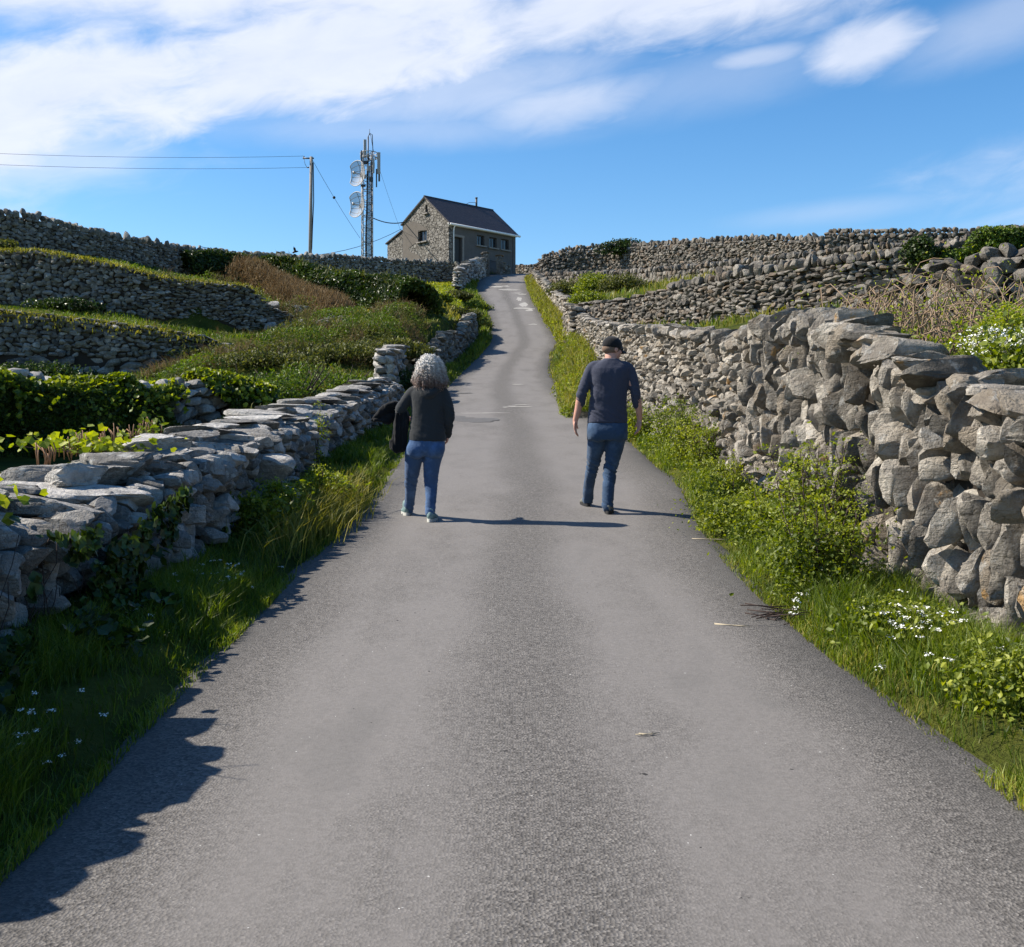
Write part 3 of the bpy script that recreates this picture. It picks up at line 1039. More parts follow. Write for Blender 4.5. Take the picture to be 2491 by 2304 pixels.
wl = lane_wall(26.5, 31, lambda v: 1.25 - .0 * v)
make_wall('lane_wall', 'short stump of stone wall with flat slabs, just left of the woman hair', wl, [(0, wl.L, 0, 1, .35, .14)], M['stone_near_left'],
          [dict(u0=0, u1=wl.L, w_=(.5, 1.0), d_=(.6, .8), h_=(.1, .16), flat=True, lean=.06, sub=3)], seed=61)
wl = lane_wall(34, 52.5, lambda v: .95 + .2 * math.sin(v * .8))
make_wall('lane_wall', 'grey stone wall with dead twigs on it, left of the lane at its first bend', wl, [(0, wl.L, 0, 1, .2, .14)], M['stone_left_far'],
          [dict(u0=0, u1=wl.L, w_=(.25, .6), d_=(.45, .6), h_=(.12, .26), flat=True, lean=.15, sub=2)], seed=62, nz=.03, prot=.1)
wl = Wall([(px2(457.5, 71), 71, 11.2, py2(273, 71)), (px2(463, 74), 74, 11.5, py2(267, 74)), (px2(470, 77), 77, 12.2, py2(262.5, 77)), (px2(479, 79.5), 79.5, 12.8, py2(260, 79.5)), (px2(483, 81), 81, 13.0, py2(260, 81))], .6, .05)
make_wall('lane_wall', 'stone wall of stacked flat slabs climbing to the gate in front of the house', wl, [(0, wl.L, 0, 1, .4, .16)], M['stone_near_left'],
          [dict(u0=0, u1=wl.L, w_=(.4, .8), d_=(.6, .8), h_=(.14, .25), flat=True, lean=.1)], seed=63, nz=.03)
# gate piers
for (px, yy, top, lab) in [(485.5, 81.2, 254, 'left stone gate pier at the top of the lane, beside the dark house front'), (499.5, 83.2, 256.5, 'right stone gate pier with rounded head, in front of the middle window of the house')]:
    wl = Wall([(px2(px, yy) - .3, yy, 13.0, py2(top, yy)), (px2(px, yy) + .3, yy + .05, 13.0, py2(top, yy))], .55, .03)
    root = empty('gate_pier', (px2(px, yy), yy, 13.0)); tag(root, lab, 'gate pier')
    mb = MB()
    wl.faces(mb, [(0, wl.L, 0, 1, .25, .16)], n=8, rings=1, seed=int(px))
    wl.faces(mb, [(0, wl.L, 0, 1, .25, .16)], n=8, rings=1, side=-1, seed=int(px))
    mb.box((px2(px, yy), yy, (13 + py2(top, yy)) / 2 - .05), (.62, .5, py2(top, yy) - 13.1), r=.3)
    mb.build('stonework', M['stone_far'], root, sharp=40)
    mb = MB(); rock(mb, (px2(px, yy), yy, py2(top, yy) + .05), (.75, .65, .22), None, 3, int(px)); mb.build('capstone', M['stone_far'], root, sharp=40)
wl = Wall([(px2(502, 83.4), 83.4, 13.0, py2(262, 83.4)), (px2(508, 84), 84, 13.2, py2(266, 84))], .5, .05)
make_wall('lane_wall', 'very short low stub of stone wall to the right of the right gate pier', wl, [(0, wl.L, 0, 1, .25, .2)], M['stone_far'], None, seed=65)

# --- field walls on the left
wl = wall_from([(-150, 47, 196), (0, 46, 214), (46, 48, 222), (93, 50, 235), (140, 54, 243.5), (185, 58, 251), (241, 62, 256), (300, 68, 259), (345, 72, 258.5), (400, 74.5, 263), (450, 76.5, 265), (460, 76, 266)], .5)
make_wall('field_wall', 'uppermost stone wall on the left skyline, running to the front of the house', wl, [(0, wl.L, 0, 1, .22, .14)], M['stone_left_far'],
          dict(u0=0, u1=wl.L, w_=(.14, .28), d_=(.3, .5), h_=(.28, .42), lean=.25, sub=2, tall=.1), seed=71, nz=.03, prot=.1, tilt=.4)
wl = wall_from([(-160, 36.5, 252), (0, 37, 252), (37, 37, 251), (65, 37, 255.5), (111, 37, 264.5), (167, 37.5, 279), (222, 38.4, 284.5), (250, 39, 287), (262, 39.5, 303), (300, 40.5, 320), (330, 42, 334)], .6)
make_wall('field_wall', 'middle stone wall on the left hillside with a green turf top, second below the skyline', wl, [(0, wl.L, 0, 1, .2, .14)], M['stone_left_far'],
          None, seed=72, nz=.035, prot=.12, tilt=.45, n=10, rings=2)
wl = wall_from([(-160, 30, 308), (0, 31, 312.5), (37, 31.3, 316.5), (93, 31.8, 322), (130, 32, 327), (185, 33.3, 336), (213, 33.8, 341), (235, 34, 352)], .6)
make_wall('field_wall', 'lower stone wall on the left with large blocks at its foot, above the ivy hedge', wl,
          [(0, wl.L, 0, .36, .45, .24), (0, wl.L, .36, 1, .22, .13)], M['stone_left_far'], dict(u0=0, u1=wl.L, w_=(.3, .6), d_=(.4, .6), h_=(.08, .15), lean=.1, flat=True), seed=73, nz=.03, prot=.1, tilt=.35)

# --- field walls on the right
wl = wall_from([(537, 80, 266), (544, 79.3, 258), (556, 79, 255.5), (568, 78.8, 251.5), (584, 78.6, 249), (610, 78, 249), (636, 76, 247), (731, 69, 241.5), (780, 65, 240), (823, 62, 242)], .7)
make_wall('field_wall', 'long stone wall on the right skyline, rising from the end of the lane', wl, [(0, wl.L, 0, 1, .22, .15)], M['stone_far'],
          dict(u0=0, u1=wl.L, w_=(.16, .34), d_=(.3, .55), h_=(.3, .5), lean=.25, sub=2, tall=.15), seed=81, nz=.035, prot=.12, tilt=.4)
wl = wall_from([(827, 59, 233.5), (870, 58, 234), (930, 57, 233), (981, 56, 232), (1080, 55, 226)], .7)
make_wall('field_wall', 'higher stretch of stone wall on the far right skyline, starting with a square end', wl, [(0, wl.L, 0, 1, .22, .15)], M['stone_far'],
          dict(u0=0, u1=wl.L, w_=(.16, .34), d_=(.3, .5), h_=(.25, .4), lean=.25, sub=2), seed=82, nz=.035, prot=.12, tilt=.4)
wl = wall_from([(534, 76, 277), (552, 74, 276), (600, 67.5, 275.5), (642, 62, 273.5), (680, 57.6, 270.5), (708, 55.3, 268.5), (769, 51.5, 261), (828, 48.5, 255), (870, 46.5, 250), (930, 44.5, 246.5), (1080, 41.5, 238)], .5)
make_wall('field_wall', 'low stone wall of upright stones just below the right skyline wall', wl, [(0, wl.L, 0, 1, .22, .25)], M['stone_far'],
          dict(u0=0, u1=wl.L, w_=(.14, .26), d_=(.3, .5), h_=(.3, .45), lean=.25, sub=2), seed=83, nz=.03, prot=.1, tilt=.4)
EP = [(572, 46.2, 309), (583, 45.5, 306), (624, 42, 301.5), (667, 38.8, 292.5), (690, 37.2, 287), (718, 35.7, 282), (744, 34.2, 277.5), (795, 32.8, 270), (858, 31.2, 262.5), (912, 30.8, 257.5), (948, 30.6, 251), (1024, 30.2, 234), (1150, 30, 205)]
wl = wall_from(EP, .5)
WE = wl
ue = lambda px: float(np.interp(px2(px, np.interp(px, [p[0] for p in EP], [p[1] for p in EP])), wl.T[:, 0], wl.ss))
make_wall('field_wall', 'field wall with upright coping stones above the man, rising to the right edge', wl, [(0, wl.L, 0, 1, .23, .105)], M['stone_far'],
          [dict(u0=ue(667), u1=wl.L, w_=(.15, .3), d_=(.35, .5), h_=(.3, .42), lean=.12, sub=3, tall=.1), dict(u0=0, u1=ue(667), w_=(.3, .6), d_=(.45, .6), h_=(.12, .2), flat=True, lean=.06, sub=2)],
          seed=84, nz=.02, prot=.1, tilt=.3, n=12, rings=3, bulge=.45)
# upper right lane wall, walk far to near
pts = []
for px, yy, py in [(533, 81, 272), (536, 76, 275.5), (541, 70, 280), (549, 64, 288), (558, 58, 296), (567, 54, 301), (578, 50, 305)]:
    x = px2(px, yy) + .1
    pts.append((x, yy, float(lanez(yy)) - .2, py2(py, yy)))
wl = Wall(pts, .6, .08)
make_wall('lane_wall', 'low pale stone wall curving along the right verge of the upper lane', wl, [(0, wl.L, 0, 1, .3, .17)], M['stone_near_right'],
          dict(u0=0, u1=wl.L, w_=(.3, .6), d_=(.5, .7), h_=(.12, .2), flat=True, lean=.08), seed=85, nz=.03)
wl = Wall([(px2(570, 46.8), 46.8, 4.6, py2(306, 46.8)), (px2(574, 45.5), 45.5, 4.5, py2(309, 45.5)), (px2(577, 44.2), 44.2, 4.4, py2(311, 44.2))], .7, .05)
make_wall('wall_end', 'square squat end pile of stones where the tall right wall begins', wl, [(0, wl.L, 0, 1, .35, .14)], M['stone_near_right'],
          dict(u0=0, u1=wl.L, w_=(.3, .6), d_=(.6, .8), h_=(.12, .2), flat=True, lean=.08), seed=86, nz=.03)
# big rubble wall behind the brambles
pts = [(862, 17.0, 300), (880, 16.4, 292), (912, 15.6, 284), (935, 15.0, 273), (965, 14.4, 268), (999, 14.0, 260), (1024, 13.8, 256), (1120, 13.4, 240)]
wl = wall_from(pts, .6)
make_wall('rubble_wall', 'tumbledown wall of big brown angular stones behind the dead brambles at the right edge', wl, [(0, wl.L, 0, 1, .2, .16)], M['stone_far'],
          [dict(u0=0, u1=wl.L, w_=(.14, .34), d_=(.35, .5), h_=(.12, .24), lean=.5, sub=3), dict(u0=0, u1=wl.L, w_=(.14, .34), d_=(.2, .45), h_=(.12, .24), lean=.6, sub=3, up=-.2)],
          seed=87, n=12, rings=3, nz=.05, prot=.2, tilt=.6, bulge=.6)
# wall beyond the crest, right of the house
wl = Wall([(px2(512, 97), 97, 14.0, py2(267.5, 97)), (px2(545, 94), 94, 14.0, py2(267, 94))], .5, .05)
make_wall('field_wall', 'little piece of stone wall on the skyline just right of the house', wl, [(0, wl.L, 0, 1, .25, .2)], M['stone_far'],
          dict(u0=0, u1=wl.L, w_=(.15, .3), d_=(.3, .5), h_=(.25, .4), lean=.25, sub=2), seed=88)


# ------------------------------------------------------------------ plants
def unit(v): return v / (np.linalg.norm(v, axis=-1, keepdims=True) + 1e-9)


def leaves(mb, P, size, bias=None, k=1.0, asp=.6, r=None, shape=0, rg=rng):
    n = len(P)
    if n == 0: return
    N = rg.normal(size=(n, 3))
    if bias is not None:
        N = unit(N) + np.asarray(bias) * k
    N = unit(N)
    T = unit(np.cross(N, rg.normal(size=(n, 3))))
    B = np.cross(N, T)
    L = (size * rg.uniform(.6, 1.3, n))[:, None]
    W = L * asp
    r = rg.random(n) if r is None else r
    fold = N * L * .18
    if shape == 0:
        V = np.stack([P - T * L * .5, P - B * W * .5 + fold, P + T * L * .5, P + B * W * .5 + fold], 1)
        f = np.array([(0, 3, 2), (0, 2, 1)])
        m = 4
    else:
        V = np.stack([P - T * L * .38, P - T * L * .5 - B * W * .45 + fold, P + T * L * .05 - B * W * .62 + fold * .6, P + T * L * .55,
                      P + T * L * .05 + B * W * .62 + fold * .6, P - T * L * .5 + B * W * .45 + fold], 1)
        f = np.array([(0, 3, 2, 1), (0, 5, 4, 3)])
        m = 6
    F_ = (f[None] + (np.arange(n) * m)[:, None, None]).reshape(-1, f.shape[1])
    mb.add(V.reshape(-1, 3), F_, np.repeat(r, m))


def blades(mb, P, h, w_, lean=.35, r=None, wind=None, rg=rng):
    n = len(P)
    if n == 0: return
    h = np.broadcast_to(h, (n,)) * rg.uniform(.5, 1.3, n)
    a = rg.uniform(0, 2 * np.pi, n)
    D = np.stack([np.cos(a), np.sin(a), 0 * a], -1) * (lean * rg.uniform(.2, 1.6, n))[:, None]
    if wind is not None: D = D + np.asarray(wind)
    b = rg.uniform(0, 2 * np.pi, n)
    S = np.stack([np.cos(b), np.sin(b), 0 * b], -1) * (np.broadcast_to(w_, (n,)) * .5)[:, None]
    up = np.array([0, 0, 1.0])
    m1 = P + up * (h * .55)[:, None] + D * (h * .35)[:, None]
    tp = P + up * (h * (1 - .25 * np.linalg.norm(D, axis=1)))[:, None] + D * (h * 1.05)[:, None]
    V = np.stack([P - S, P + S, m1 + S * .75, m1 - S * .75, tp], 1)
    k = (np.arange(n) * 5)[:, None, None]
    r = rg.random(n) if r is None else r
    mb.add(V.reshape(-1, 3), [(np.array([(0, 1, 2, 3)])[None] + k).reshape(-1, 4), (np.array([(3, 2, 4)])[None] + k).reshape(-1, 3)], np.repeat(r, 5))


def scatter_xy(n, x0, x1, y0, y1, f, rg=rng):
    x = rg.uniform(x0, x1, n); y = rg.uniform(y0, y1, n)
    k = rg.random(n) < f(x, y)
    return x[k], y[k]


def verge_grass(side, y0, y1, dens, h, w_, name_mb, dry=0.0, over=.06, rg=rng):
    yy = np.linspace(y0, y1, 50)
    if side < 0: wd = np.mean(xl(yy) - lwx(yy))
    else: wd = np.mean(rwx(yy) - xr(yy))
    n = int(dens * (y1 - y0) * (wd + over))
    y = rg.uniform(y0, y1, n)
    t = rg.random(n)
    if side < 0:
        x = (xl(y) + over) * (1 - t) + (lwx(y) + .12) * t
    else:
        x = (xr(y) - over) * (1 - t) + (rwx(y) + .05) * t
    nz = fbm(np.stack([x * 2.2, y * 2.2, x * 0 + side], -1), 3)
    edge = sst(0, .25, t)
    keep = rg.random(n) < np.clip(.55 + nz * .9 + .2, .12, 1)
    x, y, t, nz, edge = x[keep], y[keep], t[keep], nz[keep], edge[keep]
    z = ground(x, y)
    z = np.where((x > xl(y)) & (x < xr(y)), roadz(x, y), z) - .01
    hh = h * (.35 + .65 * edge) * (1 + .6 * nz)
    r = np.clip(.42 + .35 * nz + rg.normal(0, .3, len(x)) + (1 - edge) * .2, 0, 1)
    P = np.stack([x, y, z], -1)
    isd = rg.random(len(x)) < dry * (1.3 - edge)
    blades(name_mb[0], P[~isd], hh[~isd], w_, .5, r[~isd], rg=rg)
    blades(name_mb[1], P[isd], hh[isd] * .9, w_, .6, r[isd], rg=rg)


gA, gB = MB(), MB()
for (a, b, d, h, ww) in [(2.0, 4.5, 8500, .16, .0052), (4.5, 7, 7000, .15, .0055), (7, 11, 4000, .11, .006), (11, 18, 1600, .15, .010), (18, 30, 500, .2, .02), (30, 50, 220, .24, .035), (50, 86, 110, .24, .05)]:
    verge_grass(-1, a, b, d, h, ww, (gA, gB), .10 if a < 18 else .35)
    verge_grass(1, a, b, d, h * 1.05, ww, (gA, gB), .28 if a < 18 else .7)
# taller tufts
for i in range(110):
    sd = -1 if i % 3 else 1
    y = rng.uniform(3, 20)
    t = rng.uniform(.25, .95)
    x = (xl(y) * (1 - t) + lwx(y) * t) if sd < 0 else (xr(y) * (1 - t) + rwx(y) * t)
    k = int(70)
    px_, py_ = x + rng.normal(0, .06, k), y + rng.normal(0, .08, k)
    blades(gA, np.stack([px_, py_, ground(px_, py_)], -1), rng.uniform(.12, .24), .004 + .0006 * y, .6, np.clip(rng.normal(.45, .2, k), 0, 1))
tag(gA.build('verge_grass', M['grass'], smooth=False), kind='stuff')
tag(gB.build('dry_verge_grass', M['grass_dry'], smooth=False), kind='stuff')

# grass of the fields and the turf on the wall tops
gA, gB = MB(), MB()
def field(n, pxr, yr, h, w_, mbs, dry, bright=.5, rg=rng):
    y = rg.uniform(*yr, n); px = rg.uniform(*pxr, n)
    x = px2(px, y)
    nz = fbm(np.stack([x * .5, y * .5, x * 0 + 5], -1), 3)
    isd = rg.random(n) < dry * (1 + nz)
    P = np.stack([x, y, ground(x, y) - .02], -1)
    ok = (x < lwx(y) - .2) | (x > rwx(y) + .4)
    r = np.clip(bright + .3 * nz + rg.normal(0, .2, n), 0, 1)
    hh = h * (1 + .5 * nz)
    for m_, sel in ((mbs[0], ok & ~isd), (mbs[1], ok & isd)):
        blades(m_, P[sel], hh[sel], w_, .5, r[sel], rg=rg)
field(9000, (-60, 260), (17, 31.5), .14, .03, (gA, gB), .05, .22)
field(9000, (-40, 330), (30, 38), .14, .04, (gA, gB), .1, .3)
field(9000, (-40, 300), (37, 60), .14, .06, (gA, gB), .15, .35)
field(9000, (330, 480), (40, 80), .18, .07, (gA, gB), .75, .6)
field(5000, (250, 420), (18, 40), .18, .04, (gA, gB), .1, .25)
field(7000, (570, 1060), (30, 62), .3, .06, (gA, gB), .5, .45)
field(6000, (700, 1150), (5, 16), .3, .012, (gA, gB), .2, .45)
gC = MB()
field(16000, (345, 470), (56, 77), .16, .09, (gC, gC), .5, .6)
tag(gC.build('sunny_pasture', M['alex'], smooth=False), kind='stuff')
tag(gA.build('field_grass', M['grass'], smooth=False), kind='stuff')
tag(gB.build('dry_field_grass', M['grass_dry'], smooth=False), kind='stuff')


def turf_on(name, label, wl, u0, u1, n, h, w_, mat, spread=.3, dz=0, hang=.2, cat='turf'):
    mb = MB()
    u = rng.uniform(u0, u1, n)
    x, y, zb, zt, nn = wl.at(u)
    o = rng.normal(0, spread, n)
    P = np.stack([x + nn[:, 0] * o, y + nn[:, 1] * o, zt + dz - np.abs(rng.normal(0, hang, n)) * (np.abs(o) > .2)], -1)
    blades(mb, P, h, w_, .6)
    leaves(mb, P[: n // 2] + [0, 0, h * .3], w_ * 2.2, [0, 0, 1], .5)
    tag(mb.build(name, mat, smooth=False), label, cat)


WC = wall_from([(-160, 30, 308), (0, 31, 312.5), (37, 31.3, 316.5), (93, 31.8, 322), (130, 32, 327), (185, 33.3, 336), (213, 33.8, 341), (235, 34, 352)], .6)
WB = wall_from([(-160, 36.5, 252), (0, 37, 252), (37, 37, 251), (65, 37, 255.5), (111, 37, 264.5), (167, 37.5, 279), (222, 38.4, 284.5), (250, 39, 287), (262, 39.5, 303), (300, 40.5, 320), (330, 42, 334)], .6)
turf_on('turf_strip', 'yellow green turf growing along the top of the lower left field wall', WC, 0, WC.L, 3000, .14, .035, M['grass_dry'])
turf_on('turf_strip', 'green turf running along the top of the middle left field wall', WB, 0, WB.L * .8, 3200, .13, .045, M['grass_dry'], hang=.08)


def bush(name, label, c, rad, n, leaf, mat, seed=0, cat='bush', group=None, lobes=16, up=.35, stems=True, bl=0):
    rg = np.random.default_rng(seed)
    root = empty(name, tuple(float(q) for q in c)); tag(root, label, cat, group)
    rad = np.array(rad, float)
    mb = MB()
    per = n // lobes
    for i in range(lobes):
        d = unit(rg.normal(size=3)); d[2] = abs(d[2])
        lc = np.array(c) + d * rad * rg.uniform(.35, .75)
        lr = rad * rg.uniform(.28, .5)
        q = unit(rg.normal(size=(per, 3)))
        rr = rg.uniform(.55, 1.05, per) * (1 + .35 * vnoise(q * 2.5 + i * 7))
        P = lc + q * rr[:, None] * lr
        P = P[P[:, 2] > c[2] - .15]
        if bl:
            blades(mb, P, bl, leaf * .5, .9, rg=rg)
        leaves(mb, P, leaf, q[:len(P)] + [0, 0, up], .9, rg=rg)
    mb.build('foliage', mat, root, smooth=False)
    if stems:
        mb = MB()
        for i in range(9):
            a = rg.uniform(0, 6.28); e = np.array([math.cos(a) * rad[0] * .6, math.sin(a) * rad[1] * .6, rad[2] * rg.uniform(.7, 1.1)])
            b0_ = np.array(c) + e * [.2, .2, 0] - [0, 0, .1]
            mb.tube([b0_, np.array(c) + e * [.55, .55, .5], np.array(c) + e], [.03 * rad[2] ** .5, .02 * rad[2] ** .5, .006], 5)
        mb.build('branches', M['darkstem'], root)
    return root


def hedge(name, label, pts, wd, n, leaf, mat, seed=0, cat='hedge', bl=0, lump=.35, bmat=None, hmin=.0, sprig=0, base=None):
    """pts (px, Y, py_top). foliage over a rounded section standing on the ground"""
    rg = np.random.default_rng(seed)
    P0 = np.array([(px2(p, y), y, gz(px2(p, y), y) if base is None else base, py2(t, y)) for p, y, t in pts])
    d = np.concatenate([[0], np.cumsum(np.linalg.norm(np.diff(P0[:, :2], axis=0), axis=1))])
    root = empty(name, tuple(float(q) for q in P0[0][:3])); tag(root, label, cat)
    u = rg.uniform(0, d[-1], n)
    X_, Y_, B_, T_ = [np.interp(u, d, P0[:, i]) for i in range(4)]
    gx_, gy_ = np.gradient(P0[:, 0], d), np.gradient(P0[:, 1], d)
    tx, ty = np.interp(u, d, gx_), np.interp(u, d, gy_)
    l_ = np.hypot(tx, ty); nx_, ny_ = ty / l_, -tx / l_
    th = rg.uniform(0.0, np.pi, n)
    H_ = np.maximum(T_ - B_, hmin)
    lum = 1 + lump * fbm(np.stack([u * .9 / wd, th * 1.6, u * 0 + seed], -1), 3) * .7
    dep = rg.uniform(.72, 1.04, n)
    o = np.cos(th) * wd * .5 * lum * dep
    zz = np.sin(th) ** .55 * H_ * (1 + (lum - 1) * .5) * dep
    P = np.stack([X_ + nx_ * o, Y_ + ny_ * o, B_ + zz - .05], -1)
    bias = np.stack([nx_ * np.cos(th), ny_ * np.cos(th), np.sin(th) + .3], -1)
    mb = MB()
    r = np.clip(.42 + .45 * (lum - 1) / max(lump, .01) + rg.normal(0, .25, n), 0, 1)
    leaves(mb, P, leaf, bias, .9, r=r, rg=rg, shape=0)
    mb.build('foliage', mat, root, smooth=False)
    if bl:
        mb = MB()
        sel = rg.random(n) < bl[0]
        blades(mb, P[sel] - [0, 0, .05], bl[1], bl[2], .7, rg=rg)
        mb.build('twigs', bmat or mat, root, smooth=False)
    return root, P


# ivy covered wall across the left field
HP = [(-190, 13, 355), (-60, 15.8, 375), (0, 16.8, 379), (30, 17, 380), (50, 17, 384), (60, 17, 392), (102, 17.4, 394), (148, 18, 391), (190, 18.8, 388), (215, 19.4, 386), (240, 20, 390), (262, 21, 400)]
WH = wall_from(HP, .5)
root = empty('ivy_covered_wall', tuple(float(v) for v in WH.T[0][:3]))
tag(root, 'field wall smothered in glossy dark ivy, behind the near left wall', 'ivy wall')
mb = MB(); WH.faces(mb, [(0, WH.L, 0, 1, .26, .2)], n=12, rings=3, seed=91, nz=.03, prot=.1, bulge=.5, tilt=.4)
coping(mb, WH, 0, WH.L, (.2, .4), (.4, .5), (.15, .25), 5, sub=2)
mb.build('stonework', M['stone_near_left'], root, sharp=38)
mb = MB(); WH.core(mb, .9, .1); mb.build('gap_shade_core', M['core'], root, smooth=False)
n = 30000
u = rng.uniform(0, WH.L, n); v = rng.uniform(-.05, 1.0, n) ** .9
lum = fbm(np.stack([u * 1.3, v * 1.5, u * 0], -1), 3)
upx = np.interp(u, [0, WH.L], [0, 1])
bare_c = float(np.interp(px2(182, 18.7), WH.T[:, 0], WH.ss))
bare = np.exp(-((u - bare_c) / .55) ** 2 - ((v - .66) / .34) ** 2 * .8) + .12 * lum
ok = bare < .34
u, v, lum = u[ok], v[ok], lum[ok]
P = WH.pos(u, v, .1 + .12 * (1 + lum) + rng.uniform(-.05, .05, len(u)))
nn = WH.at(u)[4]
mb = MB()
leaves(mb, P, .105, np.column_stack([nn, np.full(len(u), .35)]), .9, asp=.85, shape=1)
mb.build('ivy', M['ivy'], root, smooth=False)
n = 16000
u = rng.uniform(0, WH.L, n); o = rng.normal(0, .28, n)
x, y, zb, zt, nn = WH.at(u)
lum = fbm(np.stack([u * 1.6, o, u * 0 + 4], -1), 3)
P = np.stack([x + nn[:, 0] * o, y + nn[:, 1] * o, zt + .16 * (1 + lum) - .9 * o ** 2 + rng.uniform(-.08, .08, n)], -1)
P = P[np.abs(u - bare_c) > .35]
mb = MB(); leaves(mb, P, .085, [-.3, 0, 1], .7, asp=.85, shape=1)
mb.build('ivy_sunlit_top', M['weed'], root, smooth=False)  # sunlit rim painted in: top leaves take the lighter weed colours

# ivy on the near left wall
mb = MB()
n = 9500
y = rng.uniform(4.7, 9.4, n); v = rng.uniform(-.05, 1.02, n)
u = np.interp(y, WL.T[:, 1], WL.ss)
msk = fbm(np.stack([u * 1.6, v * 2.2, u * 0 + 2], -1), 4) + .42 * sst(6.4, 4.6, y) + .2 * sst(.4, 0, v) - .22 + .3 * np.exp(-((y - 7.0) / .25) ** 2) * (v > .3) - .9 * sst(6.6, 7.6, y)
sel = (msk > .22 + rng.normal(0, .1, n)) & (v < .93)
u, v = u[sel], v[sel]
P = WL.pos(u, v, .12 + rng.uniform(0, .06, len(u)), 1)
nn = WL.at(u)[4]
leaves(mb, P, .058, np.column_stack([nn, np.full(len(u), .35)]), 1.2, asp=.9, shape=1)
root = empty('ivy', (WL.T[80][0], WL.T[80][1], WL.T[80][2])); tag(root, 'ivy creeping over the shaded face of the near left wall, close to the camera', 'ivy')
mb.build('leaves', M['ivy'], root, smooth=False)
mb = MB()
for i in range(26):
    yv = rng.uniform(3.6, 6.6); uu = float(np.interp(yv, WL.T[:, 1], WL.ss)); vv = np.linspace(-.05, rng.uniform(.5, 1), 7)
    us = uu + np.cumsum(rng.normal(0, .05, 7))
    mb.tube(WL.pos(us + .06 * np.sin(vv * 9 + i), vv, np.full(7, .09)), .0025, 4)
mb.build('vine', M['darkstem'], root)
# leafy ground cover at its foot
mb = MB()
n = 9000
y = rng.uniform(2.3, 8.5, n); t = rng.beta(3.2, 1.2, n)
x = xl(y) * (1 - t) + (lwx(y) + .05) * t
msk = fbm(np.stack([x * 1.3, y * 1.3, x * 0 + 8], -1), 3) + sst(.3, .9, t) * .7 - sst(5.2, 7.2, y) * 1.2
s_ = msk > .25
x, y = x[s_], y[s_]
P = np.stack([x, y, ground(x, y) + rng.uniform(.02, .17, len(x))], -1)
leaves(mb, P, .06, [.2, 0, 1], 1.0, asp=.9, shape=1)
tag(mb.build('ground_ivy', M['ivy'], smooth=False), kind='stuff')

# plants on top of the near left wall
def top_plant(name, label, y, off, n, leaf, mat, spread, h=.06, cat='plant', seed=0):
    rg = np.random.default_rng(seed)
    u = float(np.interp(y, WL.T[:, 1], WL.ss)); xx, yy, zb, zt, nn = WL.at(np.array(u))
    c = np.array([float(xx) + off, y, float(zt) + .08])
    root = empty(name, tuple(c)); tag(root, label, cat)
    mb, st = MB(), MB()
    P = c + rg.normal(0, 1, (n, 3)) * [spread, spread * 1.4, h]
    P[:, 2] = c[2] + np.abs(P[:, 2] - c[2])
    leaves(mb, P, leaf, [0, 0, 1], 1.0, asp=.9, shape=1, rg=rg)
    mb.build('leaves', mat, root, smooth=False)
    for q in P[::4]:
        st.tube([c - [0, 0, .03], (c + q) / 2 - [0, 0, .01], q], [.003, .002, .0015], 4)
    st.build('stem', M['darkstem'], root)
top_plant('ivy_sprig', 'bright yellow green ivy sprig on the nearest visible end of the left wall top', 5.35, .05, 150, .055, M['alex'], .13, .05, seed=1)
top_plant('ivy_sprig', 'yellow green leaves on the far side of the left wall top, at the photo edge', 7.9, -.42, 170, .06, M['alex'], .2, .07, seed=2)
top_plant('ivy_sprig', 'small bright leaf cluster in the middle of the left wall cap slabs', 7.8, -.2, 110, .045, M['weed'], .14, .04, seed=3)
top_plant('ivy_sprig', 'little green sprig standing on the cap slabs, furthest along the left wall top', 9.3, -.4, 60, .05, M['weed'], .1, .08, seed=4)
mb = MB()
for i in range(70):
    y = rng.uniform(7.2, 9.6); u = float(np.interp(y, WL.T[:, 1], WL.ss)); xx, yy, zb, zt, nn = WL.at(np.array(u))
    b_ = np.array([float(xx) - .45 + rng.normal(0, .05), y, float(zt) + .05]); hh = rng.uniform(.08, .17)
    mb.tube([b_, b_ + [rng.normal(0, .01), 0, hh * .6], b_ + [rng.normal(0, .02), 0, hh]], [.003, .006, .004], 5)
tag(mb.build('stonecrop', plain_mat('reddish stonecrop', (.30, .15, .07), .7), smooth=True), kind='stuff')

# scrub and hedges on the left hillside
hedge('dark_hedge', 'long dark green overgrown hedge sloping down from the skyline towards the lane bend', [(262, 62, 257), (285, 61, 258), (305, 60, 262), (330, 58, 268), (348, 56, 280), (362, 54.5, 294), (378, 52, 306)], 2.2, 22000, .26, M['ivy'], 5, bl=(.06, .5, .05), bmat=M['scrub'], hmin=1.2)
hedge('dark_hedge', 'shaded dark green hedge below the brown scrub, nearer and lower than the long one',
      [(318, 50, 294), (340, 49.5, 295), (360, 49, 302), (380, 48, 311), (400, 46.5, 321), (418, 45, 331)], 2.2, 22000, .2, M['ivy'], 15, bl=(.05, .4, .04), bmat=M['scrub'], hmin=1.5)
hedge('brown_scrub', 'band of brown leafless scrub sloping down the middle of the left hillside', [(240, 57, 256), (258, 55, 259), (278, 52, 272), (300, 48.5, 290), (325, 45, 308), (343, 42.5, 323)], 1.6, 8000, .12, M['brown'], 6, bl=(1.0, .4, .03), bmat=M['brown'], cat='scrub', hmin=.9)
hedge('ivy_hedge', 'dark ivy along the top left skyline wall, just left of the brown scrub', [(185, 57, 249.5), (205, 58, 251), (225, 59, 253.5), (250, 60, 255)], 1.5, 6000, .22, M['ivy'], 7)
